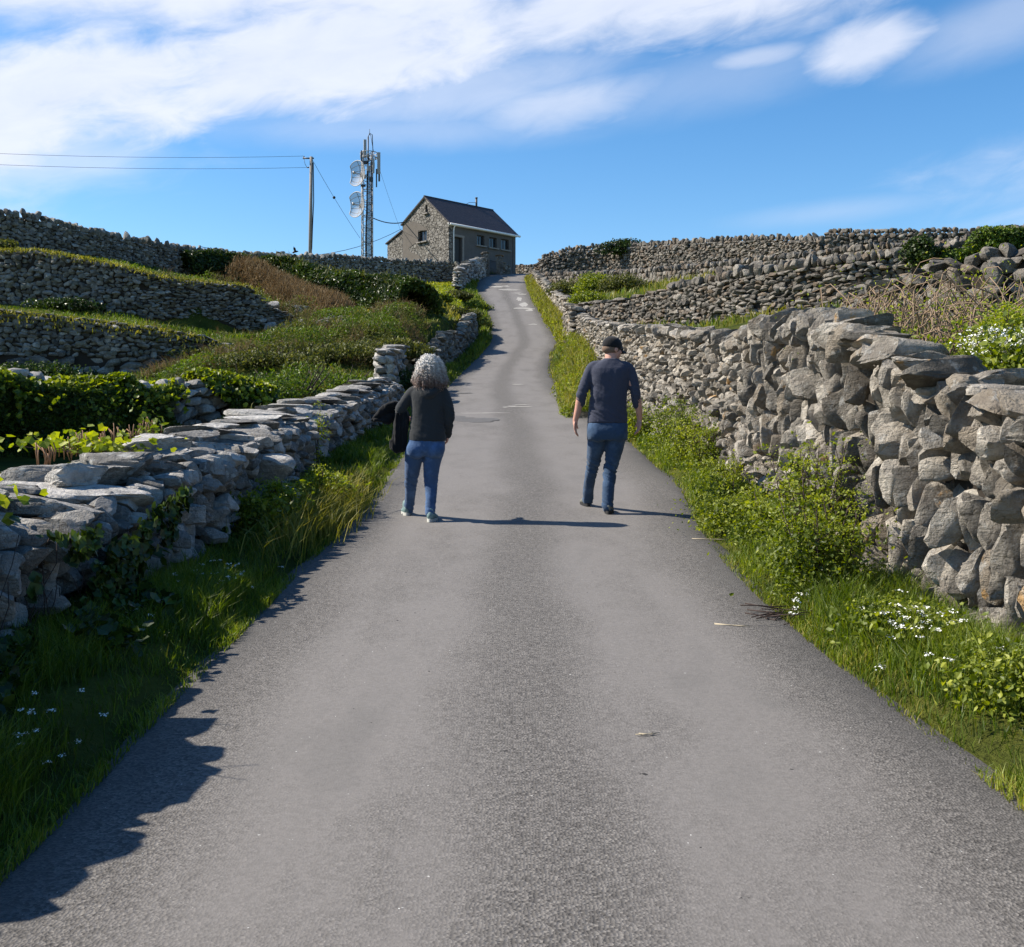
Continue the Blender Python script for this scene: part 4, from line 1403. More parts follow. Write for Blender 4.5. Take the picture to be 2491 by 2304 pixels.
for i, (px, yy, py, rx, rz, n, leaf, mat, lab) in enumerate([
    (160, 20, 386, 1.1, .5, 3500, .07, 'scrub', 'rounded olive scrub bush at the right end of the ivy covered wall'),
    (205, 22.5, 374, 1.4, .7, 4500, .075, 'scrub', 'olive scrub bush in the left field, above the right end of the ivy wall'),
    (246, 22, 366, 1.5, .9, 5500, .08, 'ivy_bright', 'glossy dark green bush left of the woman, in the left field'),
    (292, 22.5, 364, 1.4, .95, 5500, .08, 'ivy_bright', 'wide glossy green bush directly above the middle of the near left wall'),
    (340, 24, 366, 1.2, .8, 4500, .08, 'ivy_bright', 'glossy green bush just left of the stump of wall'),
    (278, 18.6, 402, .8, .45, 3500, .05, 'scrub', 'small olive bush leaning on the back of the near left wall'),
    (262, 28, 352, 1.7, .8, 4500, .09, 'scrub', 'olive scrub bush in the upper left field below the fallen stones'),
    (310, 30, 344, 1.9, .8, 5000, .09, 'scrub', 'broad olive scrub bush below the foot of the brown scrub'),
    (350, 31, 340, 1.8, .9, 5000, .09, 'scrub', 'broad yellowish scrub bush directly left of the twiggy lane wall'),
    (390, 33, 336, 1.5, 1.0, 4500, .09, 'scrub', 'tangled scrub bush right behind the stump of wall'),
    (404, 28.5, 366, .9, .9, 4000, .07, 'ivy', 'dark shaded bush hanging over the lane verge behind the woman'),
    (374, 36, 326, 1.2, .5, 3500, .1, 'scrub', 'scrub bush under the tip of the dark hedge'),
    (405, 61, 297, 1.0, .9, 3500, .2, 'ivy_bright', 'small round dark green bush standing in the sunny yellow field'),
    (438, 56, 308, 1.1, 1.15, 5500, .16, 'weed', 'bright green leafy bush beside the lane below the yellow field'),
    (455, 62, 297, 1.1, .9, 5000, .15, 'scrub', 'olive bush beside the lane under the stacked slab wall'),
    (462, 54, 312, 1.2, .7, 5000, .14, 'scrub', 'low olive bush next to the lane edge at the second bend'),
    (470, 62, 299, 1.2, .8, 4000, .15, 'weed', 'low light green bush on the lane edge below the gate wall'),
    (480, 54, 316, .8, .7, 3000, .12, 'grass_dry', 'small yellowish bush touching the lane edge at the second bend'),
    (2, 43, 240, .9, 1.0, 2200, .14, 'scrub', 'olive bush in front of the skyline wall at the left photo edge'),
    (62, 36.2, 303, 1.4, 1.1, 3000, .12, 'ivy', 'dark bush growing at the foot of the middle left field wall'),
    (30, 30.3, 360, 2.2, 1.7, 5000, .12, 'ivy', 'dark ivy mass covering the left part of the lower left field wall'),
    (232, 33.4, 348, 2.2, .7, 4000, .11, 'scrub', 'low scrub at the right end of the lower left field wall'),
]):
    x = px2(px, yy); z = gz(x, yy); top = py2(py, yy)
    bush('scrub_bush', lab, (x, yy, z), (rx, rx * .8, min(2.2, max(.45, (top - z) / 1.08))), n, leaf, M[mat], 200 + i, bl=.10 if mat == 'scrub' and yy < 40 and i % 2 else 0, lobes=24)

# rough scrub that covers the left field between the walls
rg = np.random.default_rng(88)
n = 90000
y = rg.uniform(17.5, 42, n); x = px2(rg.uniform(120, 428, n), y)
hn = np.clip(fbm(np.stack([x * .62, y * .5, x * 0 + 3], -1), 3) * 1.5 + .36 + .25 * sst(22, 30, y), 0, 1.25)
_p = x * F / y + CX
hmax = .66 * hn * sst(120, 215, _p) * (1 - .9 * np.exp(-((y - 31.6) / 2.2) ** 2) * (1 - sst(215, 260, _p))) * (.45 + .55 * sst(22, 26, y)) * sst(.3, 1.6, lwx(y) - x) * (1 - .95 * np.exp(-((y - 37) / 2.6) ** 2) * (1 - sst(250, 330, _p)))
keep = hmax > .08
x, y, hmax = x[keep], y[keep], hmax[keep]
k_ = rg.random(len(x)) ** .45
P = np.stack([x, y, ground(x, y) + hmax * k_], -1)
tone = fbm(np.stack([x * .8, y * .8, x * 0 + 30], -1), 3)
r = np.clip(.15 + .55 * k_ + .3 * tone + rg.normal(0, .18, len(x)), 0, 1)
cut = tone > .12
mbs = [MB(), MB()]
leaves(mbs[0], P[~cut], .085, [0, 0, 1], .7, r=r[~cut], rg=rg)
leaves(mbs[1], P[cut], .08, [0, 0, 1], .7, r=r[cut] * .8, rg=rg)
b_ = rg.random(len(x)) < .12
blades(mbs[0], P[b_] - [0, 0, .1], .32, .02, .8, r=r[b_], rg=rg)
tag(mbs[0].build('field_scrub', M['scrub'], smooth=False), kind='stuff')
tag(mbs[1].build('glossy_scrub', M['ivy_bright'], smooth=False), kind='stuff')
mb = MB(); b_ = (tone < -.25) & (rg.random(len(x)) < .5)
blades(mb, P[b_] - [0, 0, .15], .45, .018, .9, rg=rg)
tag(mb.build('dead_scrub', M['brown'], smooth=False), kind='stuff')

# lumps of fallen stones at the end of the middle wall
def rubble(name, label, spots, sz, mat, seed):
    mb = MB(); r = np.random.default_rng(seed)
    for (px, yy, k, spread) in spots:
        for i in range(k):
            x = px2(px, yy) + r.normal(0, spread); y = yy + r.normal(0, spread * .6)
            s_ = r.uniform(*sz)
            rock(mb, (x, y, gz(x, y) + s_ * .2 + r.uniform(0, .25)), (s_, s_ * r.uniform(.6, 1), s_ * r.uniform(.4, .8)), rotmat(*r.normal(0, .4, 3)), 2, int(r.integers(1e9)))
    tag(mb.build(name, M[mat], sharp=35), label, 'rubble')
rubble('fallen_stones', 'pale fallen stones spilling from the low end of the middle left field wall', [(285, 40, 26, .8), (300, 40, 22, .7), (318, 41, 22, .7), (335, 42, 18, .8)], (.25, .6), 'stone_near_left', 3)

# ------------------------------------------------------------------ right hand vegetation
hedge('verge_scrub', 'leafy green scrub on the right verge, along the tall wall beyond the man',
      [(589, 23, 402), (582, 26, 382), (577, 29, 366), (577, 33, 352), (578, 37, 344), (577, 41, 335)], 1.0, 26000, .07, M['weed'], 8, cat='verge plants', hmin=.35, lump=.8, bl=(.12, .35, .02), bmat=M['grass_dry'])
hedge('yellow_verge', 'yellow green grassy strip along the right side of the upper lane',
      [(573, 45, 330), (566, 50, 322), (556, 55, 312), (549, 60, 301), (541, 66, 291), (534, 73, 281), (531, 79, 275)], 1.0, 12000, .1, M['alex'], 9, cat='verge plants', bl=(.5, .3, .04), bmat=M['grass_dry'], hmin=.35)
for i, (px, yy, rx, rz, n, mat, lab) in enumerate([
    (596, 58, 1.8, 1.0, 4500, 'weed', 'bright green bush between the far right field walls'),
    (570, 61, 1.7, .9, 3500, 'scrub', 'dull olive bush behind the upper right lane wall'),
    (628, 56, 1.9, .8, 3500, 'scrub', 'dull olive bush right of the bright green one, between the far field walls'),
    (588, 49, 1.0, .6, 2500, 'weed', 'green bush on top of the corner where the right walls meet')]):
    x = px2(px, yy)
    bush('scrub_bush', lab, (x, yy, gz(x, yy) + (.5 if i == 3 else 0)), (rx, rx * .8, rz), n, .14, M[mat], 300 + i)
def clump(name, label, px, yy, py, rad, n, leaf, mat, seed):
    rg = np.random.default_rng(seed)
    c = np.array([px2(px, yy), yy, py2(py, yy)])
    q = unit(rg.normal(size=(n, 3))); P = c + q * (rg.uniform(.5, 1, n) * (1 + .5 * vnoise(q * 2 + seed)))[:, None] * rad
    mb = MB(); leaves(mb, P, leaf, q + [0, 0, .4], .9, asp=.85, rg=rg)
    tag(mb.build(name, M[mat], smooth=False), label, 'ivy')
clump('ivy_clump', 'dark ivy clump on top of the long right skyline wall', 623, 76.6, 247, [1.7, .5, .7], 2200, .16, 'ivy', 1)
clump('ivy_clump', 'dark ivy clump on the coping wall, left of the bigger ivy at the right edge', 922, 30.4, 251, [.55, .4, .42], 2200, .09, 'ivy', 2)
clump('ivy_clump', 'big ivy clump on the coping wall at the right photo edge', 1006, 30.0, 240, [1.0, .45, .42], 4600, .09, 'ivy_bright', 3)
clump('ivy_clump', 'small sprawling ivy on the coping wall between the two bigger clumps', 962, 30.3, 258, [.7, .4, .35], 1600, .09, 'ivy_bright', 4)
clump('ivy_clump', 'tiny dark green ivy tuft hanging on the tall right wall above the weeds', 800, 9.25, 462, [.12, .08, .17], 130, .045, 'ivy_bright', 5)


def umbel_plant(name, label, x, y, h, n_st, spread, nleaf, leafs, seed, heads='alex', leafm='weed', head_n=9, z=None, hs=.05, lean=(0, 0)):
    rg = np.random.default_rng(seed)
    z = gz(x, y) if z is None else z
    root = empty(name, (x, y, z)); tag(root, label, 'wild plant')
    st, lf, hd = MB(), MB(), MB()
    for i in range(n_st):
        a = rg.uniform(0, 6.28); rad = spread * rg.uniform(.15, 1)
        hh = h * rg.uniform(.6, 1.05)
        b_ = np.array([x + math.cos(a) * rad * .35, y + math.sin(a) * rad * .35, z - .02])
        t_ = np.array([x + math.cos(a) * rad + lean[0] * hh, y + math.sin(a) * rad + lean[1] * hh, z + hh])
        md = (b_ + t_) / 2 + [0, 0, h * .06] + rg.normal(0, .02, 3)
        st.tube([(x, y, z - .05), b_, md, t_], [.007, .007, .005, .003], 5)
        # side rays carrying heads
        for k in range(rg.integers(2, 5)):
            s0 = md + (t_ - md) * rg.uniform(.1, .8)
            e = s0 + np.array([rg.normal(0, .09), rg.normal(0, .09), rg.uniform(.06, .2)]) * (h / .9)
            st.tube([s0, (s0 + e) / 2 + [0, 0, -.01], e], [.003, .0025, .002], 4, cap=False)
            for c in (e,):
                m_ = head_n * 4
                q = rg.normal(0, 1, (m_, 3)) * [hs, hs, hs * .35]
                leaves(hd, c + q, hs * .42, [0, 0, 1], 1.2, asp=.9, rg=rg)
        m_ = int(nleaf / n_st)
        tt = rg.beta(1.1, 1.5, m_)[:, None]
        P = b_ + (t_ - b_) * tt + rg.normal(0, 1, (m_, 3)) * [spread * .42, spread * .42, h * .09]
        P[:, 2] = np.maximum(P[:, 2], z + .01)
        leaves(lf, P, leafs * rg.uniform(.6, 1.3), [0, 0, 1], .7, asp=.6, r=np.clip(rg.normal(.25 + .5 * rg.random(), .25, len(P)), 0, 1), rg=rg, shape=1)
    st.build('stem', M['darkstem'] if heads == 'alex' else M['weed'], root)
    lf.build('leaves', M[leafm], root, smooth=False)
    hd.build('flower_heads', M[heads], root, smooth=False)
    return root


UP = [
    (2.12, 7.55, .88, 19, 0.31, 4406, 0.028, 'alex', 'tallest weed clump with yellow green umbels, against the near part of the tall right wall'),
    (2.02, 6.75, .62, 15, 0.33, 4161, 0.028, 'alex', 'broad dark stemmed weed clump with yellow green tops, nearest big clump on the right verge'),
    (2.1, 8.5, .42, 13, 0.31, 3182, 0.028, 'alex', 'leafy weed clump just beyond the tallest clump on the right verge'),
    (1.98, 9.5, .34, 13, 0.33, 2937, 0.028, 'weed', 'knee high green weed clump on the right verge, to the right of the man shadow'),
    (2.25, 10.6, .34, 11, 0.33, 2448, 0.030, 'alex', 'weed clump with yellowish tops at the wall foot, second to the right of the man'),
    (2.4, 11.9, .42, 11, 0.31, 2448, 0.031, 'weed', 'green weed clump right behind the man, at the wall foot'),
    (2.5, 13.4, .75, 13, 0.31, 2692, 0.033, 'alex', 'tall pale green weed clump by the man right hand'),
    (2.4, 14.8, .85, 13, 0.33, 2937, 0.034, 'weed', 'tall pale green weed clump behind the man right arm'),
    (2.45, 16.6, .8, 11, 0.33, 2448, 0.036, 'weed', 'pale green weed clump further along the wall foot, beyond the man'),
    (2.3, 18.8, .7, 10, 0.33, 2203, 0.039, 'weed', 'furthest single weed clump before the verge scrub, beyond the man'),
    (2.1, 5.5, .22, 11, 0.28, 1836, 0.031, 'weed', 'low broad leaved weed clump at the foot of the wall near the white flowers'),
    (2.2, 4.6, .26, 13, 0.28, 2080, 0.033, 'weed', 'low pale leaved weed clump at the right photo edge'),
]
for i, (x, y, h, ns, sp, nl, ls, hd_, lab) in enumerate(UP):
    umbel_plant('weed_clump', lab, x, y, h, ns, sp, nl, ls, 400 + i, heads=hd_, hs=.034 if y < 12 else .045)
# left verge plants
umbel_plant('weed_clump', 'yellow green flowering weed beside the round boulder on the left verge', -2.1, 9.5, .42, 9, .25, 1800, .04, 450, hs=.045)
umbel_plant('weed_clump', 'green weed clump left of the boulder, in the shade of the left wall', -2.15, 8.9, .36, 8, .22, 1300, .04, 451, heads='weed')
umbel_plant('weed_clump', 'sunlit yellowish weed clump on the left verge nearest to the woman', -1.95, 10.6, .45, 9, .26, 1400, .04, 452, hs=.05)
umbel_plant('weed_clump', 'lone yellow green umbel plant standing against the left wall beyond the boulder', -2.45, 13.2, .95, 3, .12, 160, .035, 453, hs=.05)
mb = MB()
n = 2600
x = rng.normal(-1.82, .14, n); y = rng.normal(10.3, .85, n)
blades(mb, np.stack([x, y, ground(x, y)], -1), .33, .009, .6)
tag(mb.build('dry_grass_tuft', M['grass_dry'], smooth=False), 'sunlit yellow grass tuft on the left verge beside the woman feet', 'grass tuft')
# boulder
mb = MB(); rock(mb, (-2.25, 9.9, gz(-2.25, 9.9) + .5), (.42, .42, .3), rotmat(.1, 0, .3), 4, 5, 7, .05); rock(mb, (-2.25, 9.85, gz(-2.25, 9.9) + .22), (.5, .4, .3), rotmat(.1, 0, .6), 4, 8, 9, .08)
tag(mb.build('boulder', M['stone_near_left'], sharp=40), 'pale rounded boulder standing on the left verge at the wall foot', 'boulder')

# hemlock and alexanders behind the right wall
for i, (px, yy, top, ns, sp, nl, hd_, hsz, lab) in enumerate([
    (1012, 7.6, 310, 22, .42, 6000, 'alex', .06, 'yellow green flowering plant behind the right wall at the photo edge'),
    (1046, 6.9, 326, 20, .42, 5500, 'flower', .045, 'white flowered leafy plant behind the right wall at the photo edge'),
    (996, 7.2, 344, 14, .3, 3600, 'flower', .04, 'low white flowered plant behind the right wall, left of the yellow green one'),
    (893, 8.6, 318, 8, .16, 900, 'alex', .045, 'small yellow green plant between the brambles and the cap stones of the right wall')]):
    x = px2(px, yy); z = gz(x, yy)
    umbel_plant('tall_umbel_plant', lab, x, yy, py2(top, yy) - z, ns, sp, nl, .04, 460 + i, heads=hd_, hs=hsz, leafm='weed')

# brambles: a tangle of arching dead stems
for bi, (pxc, yc, sp, n, hh, lab) in enumerate([(922, 9.6, .8, 190, .72, 'tangle of dead brown bramble stems behind the tall right wall'), (972, 10.6, .6, 90, .75, 'thinner tangle of dead bramble stems in front of the rubble wall at the right')]):
    rg = np.random.default_rng(500 + bi)
    x0 = px2(pxc, yc); root = empty('bramble', (x0, yc, gz(x0, yc))); tag(root, lab, 'bramble')
    mb = MB()
    for i in range(n):
        x = x0 + rg.normal(0, sp * .7); y = yc + rg.normal(0, .4); z = gz(x, y)
        a = rg.uniform(0, 6.28); L_ = rg.uniform(.6, 2.0); h_ = hh * rg.uniform(.35, 1.15)
        t = np.linspace(0, 1, 9)
        P = np.stack([x + math.cos(a) * L_ * t * .7, y + math.sin(a) * L_ * t * .5, z + h_ * np.sin(t * rg.uniform(1.8, 3.2)) ], -1) + np.cumsum(rg.normal(0, .03, (9, 3)), 0)
        if (P[:, 0] - rwx(P[:, 1])).min() < .45: continue
        mb.tube(P, np.linspace(.008, .003, 9) * rg.uniform(.7, 1.3), 5, rg.random())
    mb.build('stem', M['stem'], root)
    mb = MB(); P = np.array([x0, yc, gz(x0, yc)]) + rg.normal(0, 1, (700, 3)) * [sp * .6, .4, .25] + [0, 0, .45]
    leaves(mb, P, .035, [0, 0, 1], .5, rg=rg); mb.build('leaves', M['alex'], root, smooth=False)

# white flower patches
def flowers(label, x, y, sx, sy, n, size, h, seed):
    rg = np.random.default_rng(seed)
    root = empty('flower_patch', (x, y, gz(x, y))); tag(root, label, 'wild flowers')
    fl, st = MB(), MB()
    for i in range(n):
        a, b = x + rg.normal(0, sx), y + rg.normal(0, sy); z = gz(a, b); hh = h * rg.uniform(.7, 1.3)
        c = np.array([a + rg.normal(0, .02), b + rg.normal(0, .02), z + hh])
        st.tube([(a, b, z), c], .002, 4, .4, cap=False)
        q = rg.normal(0, 1, (16, 3)) * [size, size, size * .35]
        leaves(fl, c + q, size * .95, [0, 0, 1], 1.4, asp=.95, rg=rg)
    fl.build('petals', M['flower'], root, smooth=False); st.build('stem', M['grass'], root)
flowers('largest patch of white flowers on the right verge below the big upright stones', 2.02, 5.35, .14, .22, 34, .013, .17, 1)
flowers('few white flowers low in the grass just beyond the largest white patch', 1.72, 6.25, .05, .1, 6, .012, .14, 2)
flowers('single white flowers at the right photo edge, by the pale leaved weed', 2.1, 4.8, .12, .12, 6, .011, .16, 3)
flowers('white daisies in the shaded grass at the near left', -1.85, 3.95, .12, .16, 20, .008, .13, 4)
flowers('white daisies in the shaded grass further along the left verge', -1.95, 6.9, .16, .3, 22, .009, .14, 5)
flowers('two tiny white flower heads in the shaded left verge', -2.1, 5.8, .08, .14, 5, .010, .12, 6)
# twigs and straw on the tarmac
mb = MB(); rg = np.random.default_rng(9)
for i in range(42):
    p0 = np.array([1.66 + rg.normal(0, .07), 6.35 + rg.normal(0, .09), gz(1.75, 6.35) + rg.uniform(.01, .1)]); a = rg.normal(.2, .5)
    d = np.array([math.cos(a), math.sin(a), rg.normal(0, .12)]) * rg.uniform(.1, .35)
    mb.tube([p0 - d * .5, p0 + rg.normal(0, .012, 3), p0 + d * .5], [.004, .003, .0015], 5)
tag(mb.build('dead_twigs', M['darkstem']), 'heap of dark dead twigs at the edge of the right verge', 'twigs')
def straw(label, x, y, L_, a, th=.004, mat='straw'):
    mb = MB()
    d = np.array([math.cos(a), math.sin(a)]) * L_ / 2
    for k in range(3):
        o = rng.normal(0, .012, 2)
        P = [(x + t * d[0] + o[0] * t, y + t * d[1] + o[1] * t + .008 * t * t, float(roadz(x, y)) + .008) for t in (-1, -.3, .4, 1)]
        mb.tube(P, [th, th, th * .8, th * .4], 5)
    tag(mb.build('straw', M[mat]), label, 'straw')
M['straw'] = plain_mat('dry straw', (.40, .34, .24), .8, .2)
straw('pale dry stalk lying on the tarmac below the heap of twigs', 1.28, 6.1, .2, -.35, .0025)
straw('thin dead twig on the tarmac in the near middle of the lane', .55, 4.25, .1, .1, .0025)
straw('long dry stalks along the tarmac edge right of the man shadow', 1.74, 9.2, .3, -.15, .0025)


# ------------------------------------------------------------------ the house at the top of the lane
def rubble_wall_mat(name, light, dark, mortar, scale):
    m, t, out = new_mat(name)
    tc = t.node('ShaderNodeTexCoord'); co = tc.outputs['Object']
    dn = t.node('ShaderNodeVectorMath', operation='MULTIPLY_ADD')
    nz = t.node('ShaderNodeTexNoise', i_Scale=2.5, i_Detail=3.0); t.l.new(co, nz.inputs['Vector'])
    t.l.new(nz.outputs['Color'], dn.inputs[0]); dn.inputs[1].default_value = (.5, .5, .5); t.l.new(co, dn.inputs[2])
    mp = t.mapping(dn.outputs[0], (1, 1, 1.5))
    v = t.node('ShaderNodeTexVoronoi', feature='F1', i_Scale=scale); t.l.new(mp, v.inputs['Vector'])
    e = t.node('ShaderNodeTexVoronoi', feature='DISTANCE_TO_EDGE', i_Scale=scale); t.l.new(mp, e.inputs['Vector'])
    sc_ = t.node('ShaderNodeSeparateColor'); t.l.new(v.outputs['Color'], sc_.inputs[0])
    n2 = t.noise(co, 14, 5, .7)
    c = t.mix(sc_.outputs[0], dark, light)
    c = t.mix(t.m('MULTIPLY', t.ss(n2, .45, .7), .5), c, tuple(x * .5 for x in light))
    ed = t.ss(e.outputs['Distance'], 0.02, 0.09)
    c = t.mix(ed, mortar, c)
    h = t.m('ADD', t.m('MULTIPLY', ed, 1.0), t.m('MULTIPLY', n2, .4))
    b = pbsdf(t, c, .95, .1, bump(t, h, 1.0, .09))
    t.l.new(b.outputs[0], out.inputs[0])
    return m


def slate_mat():
    m, t, out = new_mat('dark slates')
    tc = t.node('ShaderNodeTexCoord'); co = tc.outputs['Object']
    sep = t.node('ShaderNodeSeparateXYZ'); t.l.new(co, sep.inputs[0])
    row = t.m('FRACT', t.m('MULTIPLY', sep.outputs[2], 5.2))
    n = t.noise(t.mapping(co, (3, 3, 8)), 1.2, 5, .7)
    c = t.mix(t.ss(n, .35, .7), (.028, .024, .028), (.055, .045, .05))
    c = t.mix(t.m('MULTIPLY', t.ss(t.noise(t.mapping(co, (1.2, 1.2, 14)), 2.0, 3, .6), .64, .7), .5), c, (.2, .18, .17))
    c = t.mix(t.m('SUBTRACT', 1.0, t.ss(row, 0.0, .12)), c, (.015, .014, .015))
    b = pbsdf(t, c, .6, .35, bump(t, t.m('ADD', row, n), .6, .03))
    t.l.new(b.outputs[0], out.inputs[0])
    return m


M['rubble'] = rubble_wall_mat('random rubble masonry', (.28, .262, .235), (.155, .143, .125), (.06, .055, .05), 3.0)
M['render'] = plain_mat('weathered cement render', (.115, .108, .104), .95, .1, nscale=1.6, var=.35, bstr=.4, bdist=.03)
M['patchrender'] = plain_mat('cement render patch', (.135, .12, .105), .95, .1, nscale=2.6, var=.25, bstr=.4, bdist=.03)
M['slate'] = slate_mat()
M['white'] = plain_mat('white upvc', (.78, .78, .77), .4, .4, var=.05)
M['board'] = plain_mat('grey verge board', (.22, .2, .19), .8, .2)
M['glass'] = plain_mat('dark window glass', (.02, .022, .025), .12, .6, var=.2, bstr=0)
M['door'] = plain_mat('dark painted door', (.03, .032, .034), .5, .3)
M['sill'] = plain_mat('stone sill', (.24, .22, .2), .9, .1)
M['darkmetal'] = plain_mat('dark metal', (.05, .05, .055), .5, .4, metal=.3)

HO = np.array([-4.92, 82.0, 0.0]); ha = np.array([.708, .706, 0]); hb = np.array([-.706, .708, 0]); hz_ = np.array([0, 0, 1.0])
def hw_(s_, t_, z): return HO + ha * s_ + hb * t_ + hz_ * z
def solve(fn, px, lo, hi):
    for _ in range(50):
        m_ = (lo + hi) / 2
        p = fn(m_); v = CX + F * p[0] / p[1]
        if (v < px) == (fn(hi)[0] / fn(hi)[1] > fn(lo)[0] / fn(lo)[1]): lo = m_
        else: hi = m_
    return lo
S_ = lambda px: solve(lambda s_: hw_(s_, 0, 0), px, 0, 8)
T_ = lambda px: solve(lambda t_: hw_(0, t_, 0), px, 0, 9)
ZB, ZE, ZR, ZL = 12.8, 17.72, 20.1, 18.3
HL, HWd = 7.37, 5.74
roof_z = lambda t_: ZE + (ZR - ZE) * t_ / 2.87 if t_ <= 2.87 else ZR + (ZL - ZR) * (t_ - 2.87) / 2.87
root = empty('stone_house', tuple(hw_(0, 0, 13.5)))
tag(root, 'small stone house with dark slate roof on the crest at the top of the lane', 'house')


def prism(mb, quad, n, th):
    """quad: 4 (p) points counter-clockwise seen from outside, n outward, thickness inwards"""
    q = np.array(quad); b = q - np.array(n) * th
    mb.add(np.concatenate([q, b]), [(0, 1, 2, 3), (7, 6, 5, 4), (0, 4, 5, 1), (1, 5, 6, 2), (2, 6, 7, 3), (3, 7, 4, 0)])


def wall_cols(mb, P, brk, topf, holes, n, th, zb=ZB):
    """P(u, z) -> point; columns between the breaks, holes (u0, u1, z0, z1)"""
    us = sorted(set(brk + [h[0] for h in holes] + [h[1] for h in holes]))
    for a, b in zip(us[:-1], us[1:]):
        hs_ = sorted([h for h in holes if h[0] <= a + 1e-6 and h[1] >= b - 1e-6], key=lambda h: h[2])
        lo = zb
        for h in hs_ + [None]:
            if h is None: prism(mb, [P(a, lo), P(b, lo), P(b, topf(b)), P(a, topf(a))], n, th)
            else:
                prism(mb, [P(a, lo), P(b, lo), P(b, h[2]), P(a, h[2])], n, th); lo = h[3]


fac_n, gab_n = -hb, -ha
wins = [(S_(477), S_(484.4), 16.32, 17.15), (S_(489.2), S_(496.8), 16.3, 17.15), (S_(500.9), S_(508.9), 16.3, 17.18)]
door = (S_(454.5), S_(461.8), 14.45, 16.66)
mb = MB()
wall_cols(mb, lambda u, z: hw_(u, 0, z), [0.36, HL - .36], lambda u: ZE, wins + [door], fac_n, .4)
wall_cols(mb, lambda u, z: hw_(HL - u, HWd, z), [0.0, HL], lambda u: ZL, [], hb, .3)
wall_cols(mb, lambda u, z: hw_(HL, u, z), [0.0, 2.87, HWd - .001], roof_z, [], ha, .3)
mb.build('front_wall', M['render'], root, smooth=False)
gw = [(T_(426.8), T_(418.4), 16.62, 17.5), (T_(427.6), T_(425.2), 18.85, 19.5)]
mb = MB()
wall_cols(mb, lambda u, z: hw_(.002, HWd - u, z), [0.0, 2.87, HWd], lambda u: roof_z(HWd - u), [(HWd - h[1], HWd - h[0], h[2], h[3]) for h in gw], gab_n, .36)
mb.build('gable_wall', M['rubble'], root, smooth=False)
mb = MB()
LW = 7.8
wall_cols(mb, lambda u, z: hw_(.05, LW - u, z), [0.0, LW - HWd], lambda u: 17.0 + (17.78 - 17.0) * u / (LW - HWd), [], gab_n, .3)
wall_cols(mb, lambda u, z: hw_(HL - u, LW, z), [0.0, HL - .06], lambda u: 17.0, [], hb, .3)
mb.build('lean_to_wall', M['rubble'], root, smooth=False)
# corner quoins
mb = MB()
for k in range(16):
    z = 13.0 + k * .29; l_ = .42 if k % 2 else .28
    mb.box(hw_(-.012, l_ / 2 - .01, z + .14), (.05, l_, .27), rotmat(0, 0, math.atan2(ha[1], ha[0])))
mb.build('quoins', M['rubble'], root, smooth=False)


def poly_slab(mb, pts, n, out_):
    q = np.array(pts) + np.array(n) * out_
    b = q - np.array(n) * (out_ + .02); k = len(q)
    mb.add(np.concatenate([q, b]), [np.array([list(range(k))]), np.array([(i, i + k, (i + 1) % k + k, (i + 1) % k) for i in range(k)])])


def gp(zx, zy):
    px, py = (800 + zx / 3.996) * .4111, (300 + zy / 3.996) * .4111
    t_ = T_(px); p = hw_(0, t_, 0)
    return hw_(0, t_, min(py2(py, p[1]), roof_z(min(t_, HWd - .01)) - .05) if t_ < HWd else py2(py, p[1]))
mb = MB()
for qd in ([(722, 1000), (800, 958), (855, 962), (868, 1042)], [(855, 962), (962, 1030), (955, 1040), (868, 1042)], [(722, 1000), (868, 1042), (868, 1150), (722, 1215)],
           [(722, 1215), (868, 1150), (800, 1195), (775, 1218)], [(722, 1215), (775, 1218), (790, 1245), (722, 1350)], [(722, 1350), (790, 1245), (880, 1290), (955, 1350)]):
    poly_slab(mb, [gp(*p) for p in qd][::-1], gab_n, .02)
mb.build('render_patch', M['patchrender'], root, smooth=False)


def window(u0, u1, z0, z1, P, n, sill=True, deep=.22, mull=True):
    n = np.array(n)
    fr = MB()
    ax = (P(u1, 0) - P(u0, 0)); w0 = np.linalg.norm(ax); ax = ax / w0
    c = P((u0 + u1) / 2, (z0 + z1) / 2) - n * deep
    rm = np.column_stack([ax, -n, [0, 0, 1]])
    h = z1 - z0; f = .06
    for sx, sz, dx, dz in ((w0, f, 0, h / 2 - f / 2), (w0, f, 0, -h / 2 + f / 2), (f, h - 2 * f, w0 / 2 - f / 2, 0), (f, h - 2 * f, -w0 / 2 + f / 2, 0)) + (((.05, h - 2 * f, 0, 0),) if mull else ()):
        fr.box(c + ax * dx + np.array([0, 0, dz]), (sx, .07, sz), rm)
    o = fr.build('window', M['darkmetal'], root, smooth=False)
    g_ = MB(); g_.box(c - n * .01, (w0 - .02, .02, h - .02), rm); g_.build('pane', M['glass'], o, smooth=False)
    if sill:
        s_ = MB(); s_.box(P((u0 + u1) / 2, z0 - .05) + n * .03, (w0 + .25, .3, .1), rm); s_.build('sill', M['sill'], o, smooth=False)
for a in wins: window(a[0], a[1], a[2], a[3], lambda u, z: hw_(u, 0, z), fac_n)
window(*gw[0], lambda u, z: hw_(0, u, z), gab_n)
window(*gw[1], lambda u, z: hw_(0, u, z), gab_n, mull=False)
rmf = np.column_stack([ha, hb, hz_]); rmg = rmf
mb = MB(); mb.box(hw_((door[0] + door[1]) / 2, .25, (door[2] + door[3]) / 2), (door[1] - door[0] - .03, .06, door[3] - door[2] - .03), rmf)
for k in (-.25, .25): mb.box(hw_((door[0] + door[1]) / 2 + k * .7, .215, 15.6), (.3, .02, 1.6), rmf)
dr = mb.build('door', M['door'], root, smooth=False)
mb = MB(); mb.box(hw_(door[0] + .12, .19, 15.5), (.12, .05, .04), rmf); mb.build('handle', M['white'], dr, smooth=False)
